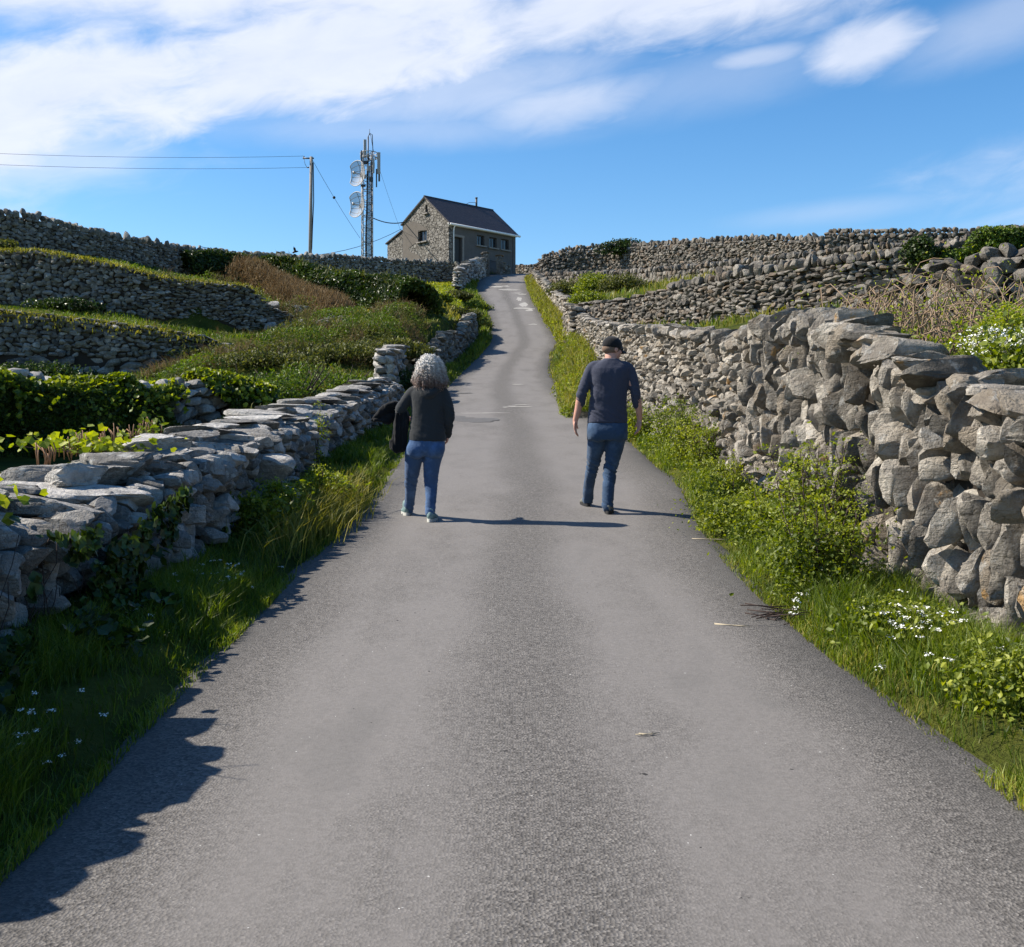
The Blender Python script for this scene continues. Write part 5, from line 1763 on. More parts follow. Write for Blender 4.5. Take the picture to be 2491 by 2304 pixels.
mb = MB(); mb.box(hw_(door[1] + .12, -.02, 15.6), (.16, .06, 2.2), rmf); mb.box(hw_((door[0] + door[1]) / 2 + .06, -.02, 16.78), (1.15, .06, .16), rmf); mb.build('door_surround', M['sill'], dr, smooth=False)


def slab(mb, p0, p1, p2, p3, th):
    q = np.array([p0, p1, p2, p3]); n = np.cross(q[1] - q[0], q[3] - q[0]); n /= np.linalg.norm(n)
    if n[2] < 0: n = -n; q = q[::-1]
    mb.add(np.concatenate([q + n * th, q]), [(0, 1, 2, 3), (7, 6, 5, 4), (0, 4, 5, 1), (1, 5, 6, 2), (2, 6, 7, 3), (3, 7, 4, 0)])
mb = MB()
e0 = -.2
slab(mb, hw_(-.12, e0, roof_z(e0) if 0 else ZE + (ZR - ZE) * e0 / 2.87), hw_(HL + .15, e0, ZE + (ZR - ZE) * e0 / 2.87), hw_(HL + .15, 2.87, ZR), hw_(-.12, 2.87, ZR), .1)
slab(mb, hw_(-.12, 2.875, ZR), hw_(HL + .15, 2.875, ZR), hw_(HL + .15, 5.84, ZL - .06), hw_(-.12, 5.84, ZL - .06), .1)
mb.tube([hw_(-.13, 2.87, ZR + .11), hw_(HL + .16, 2.87, ZR + .11)], .07, 8)
rf = mb.build('roof', M['slate'], root, smooth=False)
mb = MB(); slab(mb, hw_(-.05, HWd + .03, 17.82), hw_(HL, HWd + .03, 17.82), hw_(HL, LW + .15, 16.98), hw_(-.05, LW + .15, 16.98), .1)
mb.build('lean_to_roof', M['slate'], root, smooth=False)
mb = MB()
for t0, z0, t1, z1 in ((-.15, ZE - .13, 2.87, ZR - .03), (2.87, ZR - .03, 5.8, ZL - .06)):
    d = hw_(0, t1, z1) - hw_(0, t0, z0)
    mb.add(np.array([hw_(-.1, t0, z0), hw_(-.1, t1, z1), hw_(-.1, t1, z1 + .09), hw_(-.1, t0, z0 + .09), hw_(.0, t0, z0), hw_(.0, t1, z1), hw_(.0, t1, z1 + .09), hw_(.0, t0, z0 + .09)]),
           [(0, 3, 2, 1), (4, 5, 6, 7), (0, 1, 5, 4), (1, 2, 6, 5), (2, 3, 7, 6), (3, 0, 4, 7)])
mb.build('verge_board', M['sill'], root, smooth=False)
mb = MB(); mb.tube([hw_(5.6, 2.87, ZR - .1), hw_(5.6, 2.87, ZR + .82)], .085, 12); mb.tube([hw_(5.6, 2.87, ZR + .82), hw_(5.6, 2.87, ZR + .88)], .12, 12)
mb.build('flue', M['darkmetal'], rf)
mb = MB(); mb.tube([hw_(5.55, 2.9, ZR + .45), hw_(4.9, 3.0, ZR + .38), hw_(4.3, 3.2, ZR)], .02, 6); mb.build('stay', M['darkmetal'], rf)
mb = MB(); mb.tube([hw_(-.1, e0 - .08, ZE - .16), hw_(HL + .25, e0 - .08, ZE - .16)], .085, 10); mb.box(hw_(HL / 2, -.02, ZE - .12), (HL + .2, .05, .2), rmf); mb.build('gutter', M['white'], root)
mb = MB(); mb.tube([hw_(.42, -.26, ZE - .2), hw_(.42, -.1, ZE - .4), hw_(.42, -.07, ZE - .6), hw_(.42, -.07, 13.2)], .055, 10); mb.build('downpipe', M['white'], root)

# gate between the piers
g0, g1 = np.array([px2(489.2, 82), 81.9, 0]), np.array([px2(495.8, 82.6), 82.6, 0])
root = empty('gate', (g0[0], g0[1], 13.6)); tag(root, 'small dark metal gate between the two stone piers before the house', 'gate')
mb = MB()
za, zb_ = 13.55, 14.75
for z in (za, (za + zb_) / 2, zb_): mb.tube([g0 + [0, 0, z], g1 + [0, 0, z]], .025, 6)
mb.build('frame', M['darkmetal'], root)
mb = MB()
for k in np.linspace(0, 1, 9): p = g0 + (g1 - g0) * k; mb.tube([p + [0, 0, za], p + [0, 0, zb_]], .02, 6)
mb.build('bars', M['darkmetal'], root)

# ------------------------------------------------------------------ lattice mast
M['galv'] = plain_mat('galvanised steel', (.34, .33, .32), .55, .4, metal=.2, var=.15)
M['cable'] = plain_mat('black cable', (.012, .012, .013), .6, .3)
m_, t, out = new_mat('dish mesh')
b = pbsdf(t, (.30, .295, .29), .6, .2)
tr = t.node('ShaderNodeBsdfTransparent'); mx = t.node('ShaderNodeMixShader'); mx.inputs[0].default_value = .55
t.l.new(tr.outputs[0], mx.inputs[1]); t.l.new(b.outputs[0], mx.inputs[2]); t.l.new(mx.outputs[0], out.inputs[0])
M['mesh'] = m_
MY = 78.0
MX = px2(367.2, MY); MZ = 12.6
mz = lambda py: py2(py, MY); mx_ = lambda px: px2(px, MY)
root = empty('lattice_mast', (MX, MY, MZ)); tag(root, 'pale steel lattice telecom mast with two grid dishes, left of the stone house', 'mast')
ang = R(17); hwid = .40
crn = [np.array([MX + hwid * 1.25 * math.cos(ang + R(45) + k * R(90)), MY + hwid * 1.25 * math.sin(ang + R(45) + k * R(90)), 0]) for k in range(4)]
ZT = mz(152)
for k in range(4):
    mb = MB(); mb.tube([crn[k] + [0, 0, MZ], crn[k] + [0, 0, ZT]], .04, 8); mb.build('leg', M['galv'], root)
mb = MB(); nb = 10; st_ = (ZT - MZ) / nb
for i in range(nb):
    for k in range(4):
        a, b_ = crn[k], crn[(k + 1) % 4]; z0, z1 = MZ + i * st_, MZ + (i + 1) * st_
        if (i + k) % 2: a, b_ = b_, a
        mb.tube([a + [0, 0, z0], b_ + [0, 0, (z0 + z1) / 2]], .02, 5); mb.tube([b_ + [0, 0, (z0 + z1) / 2], a + [0, 0, z1]], .02, 5)
        mb.tube([a + [0, 0, z1], b_ + [0, 0, z1]], .024, 5)
mb.build('bracing', M['galv'], root)
mb = MB()
mb.tube([(MX - .05, MY - .3, MZ), (mx_(366.5), MY - .35, mz(240)), (mx_(367.8), MY - .35, mz(200)), (mx_(368), MY - .3, mz(170)), (mx_(369), MY - .2, mz(155))], .06, 8)
for k in range(7): mb.tube([(MX + .02 + k * .06, MY - .3, MZ), (MX + .02 + k * .06, MY - .3, mz(176 - k * 3))], .022, 6)
mb.build('cables', M['cable'], root)
mb = MB()
for z in (mz(153), mz(158)):
    ring = [(MX + .12 + .62 * math.cos(a), MY + .62 * math.sin(a), z) for a in np.linspace(0, 2 * np.pi, 25)]
    mb.tube(ring, .03, 6, cap=False)
for a in np.linspace(0, 2 * np.pi, 8, endpoint=False): mb.tube([(MX + .12 + .62 * math.cos(a), MY + .62 * math.sin(a), mz(158)), (MX + .12 + .62 * math.cos(a), MY + .62 * math.sin(a), mz(153))], .025, 6)
for a in np.linspace(0, 2 * np.pi, 4, endpoint=False): mb.tube([(MX, MY, mz(158)), (MX + .12 + .62 * math.cos(a), MY + .62 * math.sin(a), mz(158))], .03, 6)
mb.build('head_frame', M['galv'], root)
for px, p0, p1, w_, col_, dy in ((365.9, 141.5, 159, .2, 'galv', -.5), (379.3, 153.5, 175, .22, 'galv', -.3), (374.5, 161, 175, .14, 'galv', -.6), (362.3, 152, 163, .1, 'darkmetal', -.4), (377, 170, 188, .08, 'darkmetal', -.3), (379, 172, 181, .12, 'darkmetal', .1)):
    mb = MB(); mb.box((mx_(px), MY + dy, (mz(p0) + mz(p1)) / 2), (w_, .12, mz(p0) - mz(p1)), rotmat(0, 0, .3)); mb.box((mx_(px) - .01, MY + dy + .12, (mz(p0) + mz(p1)) / 2), (.05, .14, .1))
    mb.build('antenna_panel', M[col_], root, smooth=False)
for px, py_, w_, h_ in ((366, 164, .3, .25), (369.5, 170, .25, .4), (365, 178, .3, .2), (372, 181, .22, .3), (374, 167, .2, .4), (364, 187, .35, .15)):
    mb = MB(); mb.box((mx_(px), MY - .45, mz(py_)), (w_, .16, h_), rotmat(0, 0, .3)); mb.build('equipment_box', M['galv' if int(px) % 2 else 'darkmetal'], root, smooth=False)
mb = MB()
mb.tube([(mx_(368.3), MY - .2, mz(175)), (mx_(368.6), MY - .2, mz(137.6))], .05, 8)
mb.tube([(mx_(368), MY - .2, mz(139)), (mx_(370), MY - .2, mz(134)), (mx_(372.2), MY, mz(134.6)), (mx_(373), MY, mz(152))], .03, 6)
mb.tube([(mx_(370.6), MY - .2, mz(134)), (mx_(373.6), MY, mz(152))], .018, 5)
mb.tube([(mx_(370), MY - .2, mz(136)), (mx_(370), MY - .2, mz(130))], .018, 5)
mb.build('top_pole', M['darkmetal'], root)


def dish(pxc, pyc):
    c = np.array([mx_(pxc) + .25, MY - .25, mz(pyc)])
    ax = unit(np.array([-.62, -.78, .0])); sd = np.array([-ax[1], ax[0], 0.]); up = np.array([0, 0, 1.0])
    Rr, W_, fl = .93, .70, .62
    us = np.linspace(-W_, W_, 15); vs = np.linspace(-1, 1, 25)
    G = np.zeros((15, 25, 3))
    for i, u in enumerate(us):
        for j, v in enumerate(vs):
            vv = v * math.sqrt(Rr * Rr - u * u); G[i, j] = c + sd * u + up * vv + ax * ((u * u + vv * vv) / (4 * fl) - .0)
    mb = MB(); idx = np.arange(375).reshape(15, 25)
    q = np.stack([idx[:-1, :-1], idx[1:, :-1], idx[1:, 1:], idx[:-1, 1:]], -1).reshape(-1, 4); mb.add(G, q)
    o = mb.build('grid_dish', M['mesh'], root)
    mb = MB(); rim = np.concatenate([G[0, :], G[1:, -1], G[-1, ::-1][1:], G[::-1, 0][1:]]); mb.tube(rim, .03, 6, cap=False); mb.build('rim', M['galv'], o)
    mb = MB()
    for j in (4, 9, 15, 20): mb.tube(G[:, j] - ax * .02, .02, 5)
    mb.tube(G[7, :] - ax * .03, .02, 5)
    mb.build('ribs', M['darkmetal'], o)
    mb = MB(); mb.tube([c, c + ax * .6 + up * .02], .03, 6); mb.tube([c + up * -.15, c + ax * .6], .015, 5); mb.box(c + ax * .62, (.14, .12, .2)); mb.box(c - ax * .2, (.3, .2, .3)); mb.tube([c, c - ax * .5], .05, 6)
    mb.build('feed', M['galv'], o)
dish(357.2, 175); dish(356.6, 206)

# ------------------------------------------------------------------ pole and wires
M['wood'] = plain_mat('weathered pole', (.27, .24, .21), .9, .1, nscale=6)
PYd = 71.0
pb, pt = np.array([px2(309.8, PYd), PYd, 11.2]), np.array([px2(311.3, PYd), PYd, py2(156.8, PYd)])
root = empty('utility_pole', tuple(pb)); tag(root, 'weathered wooden electricity pole standing behind the skyline wall, left of the mast', 'pole')
mb = MB(); mb.tube([pb, (pb + pt) / 2, pt], [.13, .12, .105], 12); mb.build('pole', M['wood'], root)
mb = MB(); mb.box(pt + [-.2, 0, -.1], (.75, .08, .08)); mb.tube([pt + [-.5, 0, -.1], pt + [-.5, 0, .05]], .04, 8); mb.tube([pt + [-.15, 0, -.72], pt + [-.3, 0, -.72]], .04, 8); mb.tube([pt + [-.5, 0, -.1], pt + [-.42, 0, -.5], pt + [-.3, 0, -.7]], .015, 5)
mb.build('insulator', M['darkmetal'], root)
mb = MB(); mb.tube([pt + [.14, -.05, -.4], pt + [.17, -.05, -3], pb + [.2, -.05, 4.2], pb + [.14, -.05, 2.5]], .035, 8); mb.build('cable', M['cable'], root)


def wire(name, label, a, b, sag=0, rad=.011, n=15, extra=None):
    a, b = np.array(a, float), np.array(b, float)
    t_ = np.linspace(0, 1, n)[:, None]
    P = a + (b - a) * t_ - np.array([0, 0, 1]) * sag * 4 * t_ * (1 - t_)
    mb = MB(); mb.tube(P, rad, 5)
    if extra is not None:
        p = P[int(extra * n)]; mb.tube([p - (b - a) * .012, p - (b - a) * .006, p + (b - a) * .006, p + (b - a) * .012], [.03, .1, .1, .03], 8)
    tag(mb.build(name, M['cable']), label, 'wire')
W3 = lambda px, py, Y: (px2(px, Y), Y, py2(py, Y))
wire('overhead_wire', 'upper overhead wire running left from the pole top out of the photo', W3(-260, 137, 62), pt + [-.5, 0, .05], .5)
wire('overhead_wire', 'lower overhead wire running left from the pole out of the photo', W3(-260, 148, 62), pt + [-.3, 0, -.72], .5)
wire('stay_wire', 'slanting wire with a dark insulator, from the pole top down towards the mast foot', pt + [.1, 0, -.25], W3(360, 238, 77.8), .15, .013, extra=.45)
wire('service_cable', 'long sagging cable from the small fence post, behind the pole, to the house', W3(199.6, 246.5, 60), hw_(0, 5.9, 18.0), 1.3, .02)
wire('service_cable', 'short thick black cable from the mast to the house gable', (mx_(373.5), MY, mz(218.3)), hw_(0.1, 5.6, 18.55), .22, .04)
wire('stay_wire', 'very thin wire from the right side of the mast head down to the house', (mx_(379.5), MY, mz(169)), hw_(0.1, 6.1, 17.9), .1, .009)
mb = MB(); mb.tube([W3(199.6, 258, 59), W3(199.6, 245.5, 59)], .08, 8); tag(mb.build('fence_post', M['wood']), 'short dark post sticking up behind the left skyline wall', 'post')
# bird
bx_, by_, bz_ = W3(295, 251.5, 60)
root = empty('bird', (bx_, by_, bz_)); tag(root, 'black crow flying low over the skyline just left of the pole', 'bird')
mb = MB(); mb.tube([(bx_ - .14, by_, bz_ - .1), (bx_ - .09, by_, bz_ - .05), (bx_, by_, bz_), (bx_ + .09, by_, bz_ + .0), (bx_ + .15, by_, bz_ + .01), (bx_ + .2, by_, bz_ - .01)], [.035, .05, .07, .05, .035, .008], 8)
mb.build('body', M['cable'], root)
for sg in (1, -1):
    mb = MB(); P = np.array([(bx_ - .06, by_, bz_ + .02), (bx_ + .07, by_, bz_ + .02), (bx_ + .02, by_ + sg * .1, bz_ + .16), (bx_ - .08, by_ + sg * .1, bz_ + .15), (bx_ - .03, by_ + sg * .2, bz_ + .26)])
    P2 = P + [0, .012, .012]; mb.add(np.concatenate([P, P2]), [np.array([(0, 1, 2, 3), (8, 7, 6, 5)]), np.array([(3, 2, 4), (9, 7, 8), (1, 6, 7), (1, 7, 2), (0, 3, 8), (0, 8, 5), (2, 7, 9), (2, 9, 4), (3, 4, 9), (3, 9, 8)])])
    mb.build('wing', M['cable'], root, smooth=False)


# ------------------------------------------------------------------ people
def cat_interp(P, n):
    P = np.array(P, float); k = len(P)
    Q = np.vstack([2 * P[0] - P[1], P, 2 * P[-1] - P[-2]])
    out = []
    for i in range(k - 1):
        for t_ in np.linspace(0, 1, n, endpoint=False):
            a, b, c, d = Q[i], Q[i + 1], Q[i + 2], Q[i + 3]
            out.append(.5 * ((2 * b) + (-a + c) * t_ + (2 * a - 5 * b + 4 * c - d) * t_ ** 2 + (-a + 3 * b - 3 * c + d) * t_ ** 3))
    out.append(P[-1])
    return np.array(out)


def limb(mb, pts, rad, k=16, n=6, asp=1.0):
    """tapering tube through the joints with round ends"""
    A = cat_interp(np.column_stack([np.array(pts, float), np.array(rad, float)]), n)
    mb.tube(A[:, :3], A[:, 3], k)
    for e in (A[0], A[-1]):
        v, f = ICO[2]; mb.add(v * e[3] * .995 + e[:3], f)


def ell(mb, c, r, rot=None):
    v, f = ICO[3]
    v = v * np.array(r)
    if rot is not None: v = v @ rot.T
    mb.add(v + np.array(c), f)


def loft(mb, rings, k=28, pw=2.3):
    """rings: (x, y, z, rx, ry)"""
    A = cat_interp(rings, 5)
    t_ = np.linspace(0, 2 * np.pi, k, endpoint=False)
    c, s_ = np.cos(t_), np.sin(t_)
    cx = np.sign(c) * np.abs(c) ** (2 / pw); sy = np.sign(s_) * np.abs(s_) ** (2 / pw)
    V = np.stack([np.stack([a[0] + a[3] * cx, a[1] + a[4] * sy, np.full(k, a[2])], -1) for a in A])
    n = len(A); V = V.reshape(-1, 3)
    up = A[-1][2] > A[0][2]
    f = []
    for i in range(n - 1):
        for j in range(k):
            q_ = (i * k + j, i * k + (j + 1) % k, (i + 1) * k + (j + 1) % k, (i + 1) * k + j)
            f.append(q_ if up else q_[::-1])
    lo, hi = list(range(k)), [(n - 1) * k + j for j in range(k)]
    mb.add(V, [np.array(f), np.array([lo[::-1] if up else lo]), np.array([hi if up else hi[::-1]])])


def fuse(mb, voxel, smooth=4):
    o = mb.build('tmp_body', M['white'])
    md = o.modifiers.new('r', 'REMESH'); md.mode = 'VOXEL'; md.voxel_size = voxel
    s_ = o.modifiers.new('s', 'SMOOTH'); s_.iterations = smooth; s_.factor = .5
    dg = bpy.context.evaluated_depsgraph_get(); dg.update()
    ev = o.evaluated_get(dg); me = ev.to_mesh()
    V = np.zeros(len(me.vertices) * 3, np.float32); me.vertices.foreach_get('co', V); V = V.reshape(-1, 3).astype(float)
    N = np.zeros(len(me.vertices) * 3, np.float32); me.vertices.foreach_get('normal', N); N = N.reshape(-1, 3)
    Fq = [list(p.vertices) for p in me.polygons]
    ev.to_mesh_clear()
    bpy.data.objects.remove(o, do_unlink=True)
    f4 = np.array([f for f in Fq if len(f) == 4]); f3 = np.array([f for f in Fq if len(f) == 3])
    return V, N, [a for a in (f4, f3) if len(a)]


def fused(mb, name, mat, parent, voxel=.009, smooth=4, disp=None):
    V, N, f = fuse(mb, voxel, smooth)
    if disp is not None: V = V + N * disp(V)[:, None]
    m2 = MB(); m2.add(V, f)
    return m2.build(name, mat, parent)


def cloth_mat(name, c, scale=220, rough=.9, var=.15, big=.0):
    m, t, out = new_mat(name)
    tc = t.node('ShaderNodeTexCoord'); co = tc.outputs['Object']
    n = t.noise(co, scale, 2, .6); n2 = t.noise(co, 9, 4, .6)
    cc = t.mix(n, tuple(x * (1 - var) for x in c), tuple(x * (1 + var) for x in c))
    if big: cc = t.mix(t.m('MULTIPLY', t.ss(n2, .45, .7), big), cc, tuple(min(1, x * 2.2 + .02) for x in c))
    nrm = bump(t, t.m('ADD', t.m('MULTIPLY', n2, 1.5), t.m('MULTIPLY', n, .12)), .6, .012)
    b = pbsdf(t, cc, rough, .15, nrm)
    b.inputs['Sheen Weight'].default_value = .12
    t.l.new(b.outputs[0], out.inputs[0])
    return m


M['skin'] = plain_mat('skin', (.50, .26, .19), .55, .35, nscale=14, var=.12)
M['denim_w'] = cloth_mat('blue denim', (.046, .088, .175), big=.35)
M['denim_m'] = cloth_mat('dark blue denim', (.032, .06, .108), big=.35)
M['sweat'] = cloth_mat('dark charcoal hoodie', (.028, .03, .032))
M['shirt'] = cloth_mat('navy grey top', (.045, .049, .072))
M['blackcloth'] = cloth_mat('black jacket cloth', (.006, .006, .007))
M['cap'] = cloth_mat('black cap', (.012, .012, .013))
M['shoe_w'] = plain_mat('teal grey trainers', (.16, .24, .24), .7, .3, nscale=40, var=.5)
M['shoe_m'] = plain_mat('grey hiking shoes', (.13, .13, .11), .7, .3, nscale=40, var=.5)
M['sole'] = plain_mat('shoe sole', (.45, .45, .42), .8, .2)
M['darksole'] = plain_mat('dark sole', (.03, .03, .03), .8, .2)
M['lens'] = plain_mat('dark glasses', (.01, .01, .01), .1, .6, bstr=0)
M['eye'] = plain_mat('eye', (.5, .48, .45), .2, .5, bstr=0)
m_, t, out = new_mat('grey curly hair')
r_ = attr(t)
rp = t.node('ShaderNodeValToRGB'); rp.color_ramp.elements[0].color = (.62, .60, .57, 1); rp.color_ramp.elements[1].color = (.20, .125, .10, 1)
e_ = rp.color_ramp.elements.new(.45); e_.color = (.42, .385, .36, 1)
t.l.new(r_, rp.inputs[0]); b = pbsdf(t, rp.outputs[0], .45, .4); t.l.new(b.outputs[0], out.inputs[0])
M['hair'] = m_


def hand(mb, wrist, d, palm_n, thumb_side, s=1.0, curl=.5):
    """d: pointing direction of the hand, palm_n: way the palm faces, thumb_side: unit side vector"""
    d, n, sd = unit(np.array(d, float)), unit(np.array(palm_n, float)), unit(np.array(thumb_side, float))
    w0 = np.array(wrist, float)
    rm = np.column_stack([sd, n, d])
    ell(mb, w0 + d * .055 * s, (.045 * s, .021 * s, .058 * s), rm)
    limb(mb, [w0 - d * .02, w0 + d * .03 * s], [.026 * s, .026 * s], 12, 3)
    for i, (off, L_) in enumerate([(.029, .068), (.010, .078), (-.010, .072), (-.028, .056)]):
        b_ = w0 + d * (.092 - abs(off) * .25) * s + sd * off * s
        cu = curl * (1 + i * .22)
        d1 = unit(d + n * cu * .35); d2 = unit(d + n * cu * 1.0); d3 = unit(d + n * cu * 1.7)
        p1 = b_ + d1 * L_ * .42 * s; p2 = p1 + d2 * L_ * .33 * s; p3 = p2 + d3 * L_ * .25 * s
        limb(mb, [b_ - d * .02 * s, p1, p2, p3], [.0115 * s, .0105 * s, .0095 * s, .008 * s], 10, 3)
    b_ = w0 + d * .03 * s + sd * .03 * s
    p1 = b_ + unit(d * .8 + sd * .75 + n * .3) * .038 * s; p2 = p1 + unit(d + sd * .2 + n * .45) * .034 * s
    limb(mb, [b_ - sd * .012, p1, p2], [.014 * s, .0105 * s, .0085 * s], 10, 3)


def head(mb, c, yaw, s=1.0, tilt=0):
    """yaw 0 faces +Y; positive turns towards +X"""
    rm = rotmat(tilt, 0, -yaw)
    L = lambda x, y, z: np.array(c) + rm @ np.array([x, y, z]) * s
    E = lambda p, r: ell(mb, L(*p), np.array(r) * s, rm)
    E((0, -.01, .03), (.076, .096, .092)); E((0, .025, -.03), (.06, .07, .08)); E((0, .045, -.082), (.036, .04, .03))
    E((0, .088, .0), (.02, .012, .018)); limb(mb, [L(0, .088, .025), L(0, .106, -.012)], [.008 * s, .014 * s], 10, 3)
    E((0, .092, -.05), (.024, .012, .009)); E((0, .078, .038), (.05, .02, .012))
    for q in (-1, 1):
        E((q * .077, -.002, 0.0), (.009, .02, .031)); E((q * .045, .065, -.018), (.022, .02, .022))
    return L


def shoe(parent, heel, yaw, mat, L_=.27, pitch=0.0, w_=.048, lowcut=.09):
    """heel: ground point under the heel; the toe points to yaw (0=+Y)"""
    rm = rotmat(pitch, 0, -yaw)
    P = lambda x, y, z: np.array(heel) + rm @ np.array([x, y, z])
    mb = MB()
    for y, z, rx, rz in ((.035, .065, .036, .05), (.05, .05, .038, .035), (.10, .06, .042, .045), (.15, .048, .046, .034), (.20, .042, .047, .026), (.24, .038, .038, .022)):
        ell(mb, P(0, y, z), (rx, .045, rz), rm)
    limb(mb, [P(0, .045, .06), P(0, .05, lowcut + .03)], [.042, .043], 14, 3)
    o = fused(mb, 'shoe', mat, parent, .006, 3)
    mb = MB()
    n = 26; k = np.linspace(0, 2 * np.pi, n, endpoint=False)
    yy = .13 - np.cos(k) * (.145); xx = np.sin(k) * w_ * (1.0 + .12 * -np.cos(k))
    top = [P(a, b_, .03) for a, b_ in zip(xx, yy)]; bot = [P(a * .98, b_, 0.0 + (.012 if b_ > .24 else 0)) for a, b_ in zip(xx, yy)]
    mb.add(np.array(top + bot), [np.array([list(range(n))]), np.array([list(range(n, 2 * n))[::-1]]), np.array([(i, i + n, (i + 1) % n + n, (i + 1) % n) for i in range(n)])])
    mb.build('sole', M['sole'] if mat is M['shoe_w'] else M['darksole'], o, smooth=False)
    return o


# ---- man
YM = 10.69
def mp(x, y, d=0.0): return np.array([px2((1350 + x / 3.852) * .4111, YM + d), YM + d, py2((800 + y / 3.852) * .4111, YM + d)])
um = .0010868
mx0 = px2(607.8, YM)
man = empty('person', (mx0, YM, float(roadz(mx0, YM)))); tag(man, 'man walking uphill in black cap, navy top and dark blue jeans, head turned right', 'person')
shL, shR = mp(345, 350), mp(692, 352)
elL, wrL = mp(252, 605, -.02), mp(190, 860, .02)
elR, wrR = mp(755, 612, -.03), mp(793, 850, .03)
hipL, kneL, ankL = mp(400, 960), mp(352, 1290, .20), mp(304, 1600, .50)
hipR, kneR, ankR = mp(568, 960), mp(520, 1310, .06), mp(492, 1665, -.02)
hc = mp(537, 190, .03) + [0, 0, -.008]
tx = lambda y, a, b, ry, dy=0.0: (*mp((a + b) / 2, y, dy), (b - a) / 2 * um, ry)
# body
mb = MB()
Lm = head(mb, hc, R(62), 1.0, R(-4))
limb(mb, [mp(515, 400, -.0), mp(520, 330, 0), hc + [-.015, -.01, -.06]], [.075, .06, .062])
loft(mb, [tx(900, 335, 650, .10), tx(700, 340, 655, .10), tx(500, 345, 670, .10), tx(390, 390, 640, .08), tx(320, 450, 600, .06)])
limb(mb, [mp(365, 395), elL, mp(215, 760, 0), wrL], [.04, .042, .036, .027]); limb(mb, [mp(670, 397), elR, mp(783, 740, .0), wrR], [.04, .042, .036, .027])
limb(mb, [hipL, kneL, ankL], [.085, .05, .035]); limb(mb, [hipR, kneR, ankR], [.085, .05, .035])
hand(mb, wrL, mp(190, 1040, .0) - mp(190, 860, .02), (.75, .5, 0), (.2, 1.0, 0.1), 1.0, .5)
hand(mb, wrR, mp(785, 1005, .0) - mp(797, 850, .02), (-.8, .3, 0), (-.15, .9, 0.1), 1.0, .6)
fused(mb, 'body', M['skin'], man, .006, 3)


def folds(centres, amp, freq, base=.003, sc=(7, 7, 7)):
    def f(V):
        d = base * fbm(V * np.array(sc), 3)
        for c, r, a in centres:
            w_ = np.exp(-(((V - np.array(c)) / np.array(r)) ** 2).sum(1))
            q_ = V * np.array([12, 12, 46.]) + np.stack([V[:, 2] * 10, 0 * V[:, 0], V[:, 0] * 26], -1)
            rdg = 1 - 2.4 * np.abs(vnoise(q_ + 40))
            d = d + w_ * a * np.clip(rdg, -1, 1) * 1.3
        return d
    return f


# top
mb = MB()
loft(mb, [tx(882, 306, 682, .128, .0), tx(800, 314, 678, .125), tx(700, 326, 672, .122), tx(560, 332, 680, .128), tx(450, 322, 692, .13), tx(385, 322, 700, .12), tx(352, 338, 690, .105), tx(322, 385, 655, .09), tx(295, 435, 612, .076), tx(276, 462, 588, .068)], pw=2.5)
limb(mb, [mp(430, 350), mp(352, 372), mp(296, 490, -.01), elL + [0, 0, -.0], mp(236, 700, 0)], [.060, .062, .058, .054, .048])
limb(mb, [mp(600, 350), mp(682, 374), mp(732, 490, -.01), elR, mp(772, 712, 0)], [.060, .062, .058, .054, .049])
fused(mb, 'shirt', M['shirt'], man, .009, 3, folds([(elL, (.09, .1, .13), .006), (elR, (.09, .1, .13), .006), (mp(500, 820), (.3, .2, .12), .005), (mp(390, 640), (.08, .2, .2), .006)], 0, 95, .006, (6, 6, 4)))
# jeans
mb = MB()
loft(mb, [tx(1040, 300, 678, .12), tx(960, 298, 680, .13, -.01), tx(880, 308, 678, .122)], pw=2.6)
limb(mb, [mp(395, 990, 0), mp(385, 1100, .06), kneL, mp(322, 1440, .34), ankL + [0, 0, -.01]], [.098, .093, .063, .060, .058])
limb(mb, [mp(575, 990, 0), mp(560, 1100, .02), kneR, mp(502, 1490, .02), ankR + [0, 0, .0]], [.098, .093, .068, .062, .060])
ell(mb, mp(400, 985, -.05), (.095, .085, .09)); ell(mb, mp(580, 985, -.05), (.095, .085, .09))
fused(mb, 'jeans', M['denim_m'], man, .009, 3, folds([(kneL, (.12, .14, .14), .009), (kneR, (.12, .14, .16), .010), (ankL, (.1, .1, .09), .007), (ankR, (.1, .1, .09), .007), (mp(490, 1040), (.2, .2, .05), .004)], 0, 150, .004, (9, 9, 5)))
mb = MB()
for sgn, x0 in ((1, 372), (1, 612)):
    pass
gz_m = lambda p: float(roadz(p[0], p[1]))
hl = np.array([ankL[0] - .0, YM + .50 - .05, 0]); hl[2] = gz_m(hl) + .002
hr = np.array([ankR[0] + .005, YM - .02 - .05, 0]); hr[2] = gz_m(hr) + .002
shoe(man, hl, R(-8), M['shoe_m']); shoe(man, hr, R(8), M['shoe_m'])
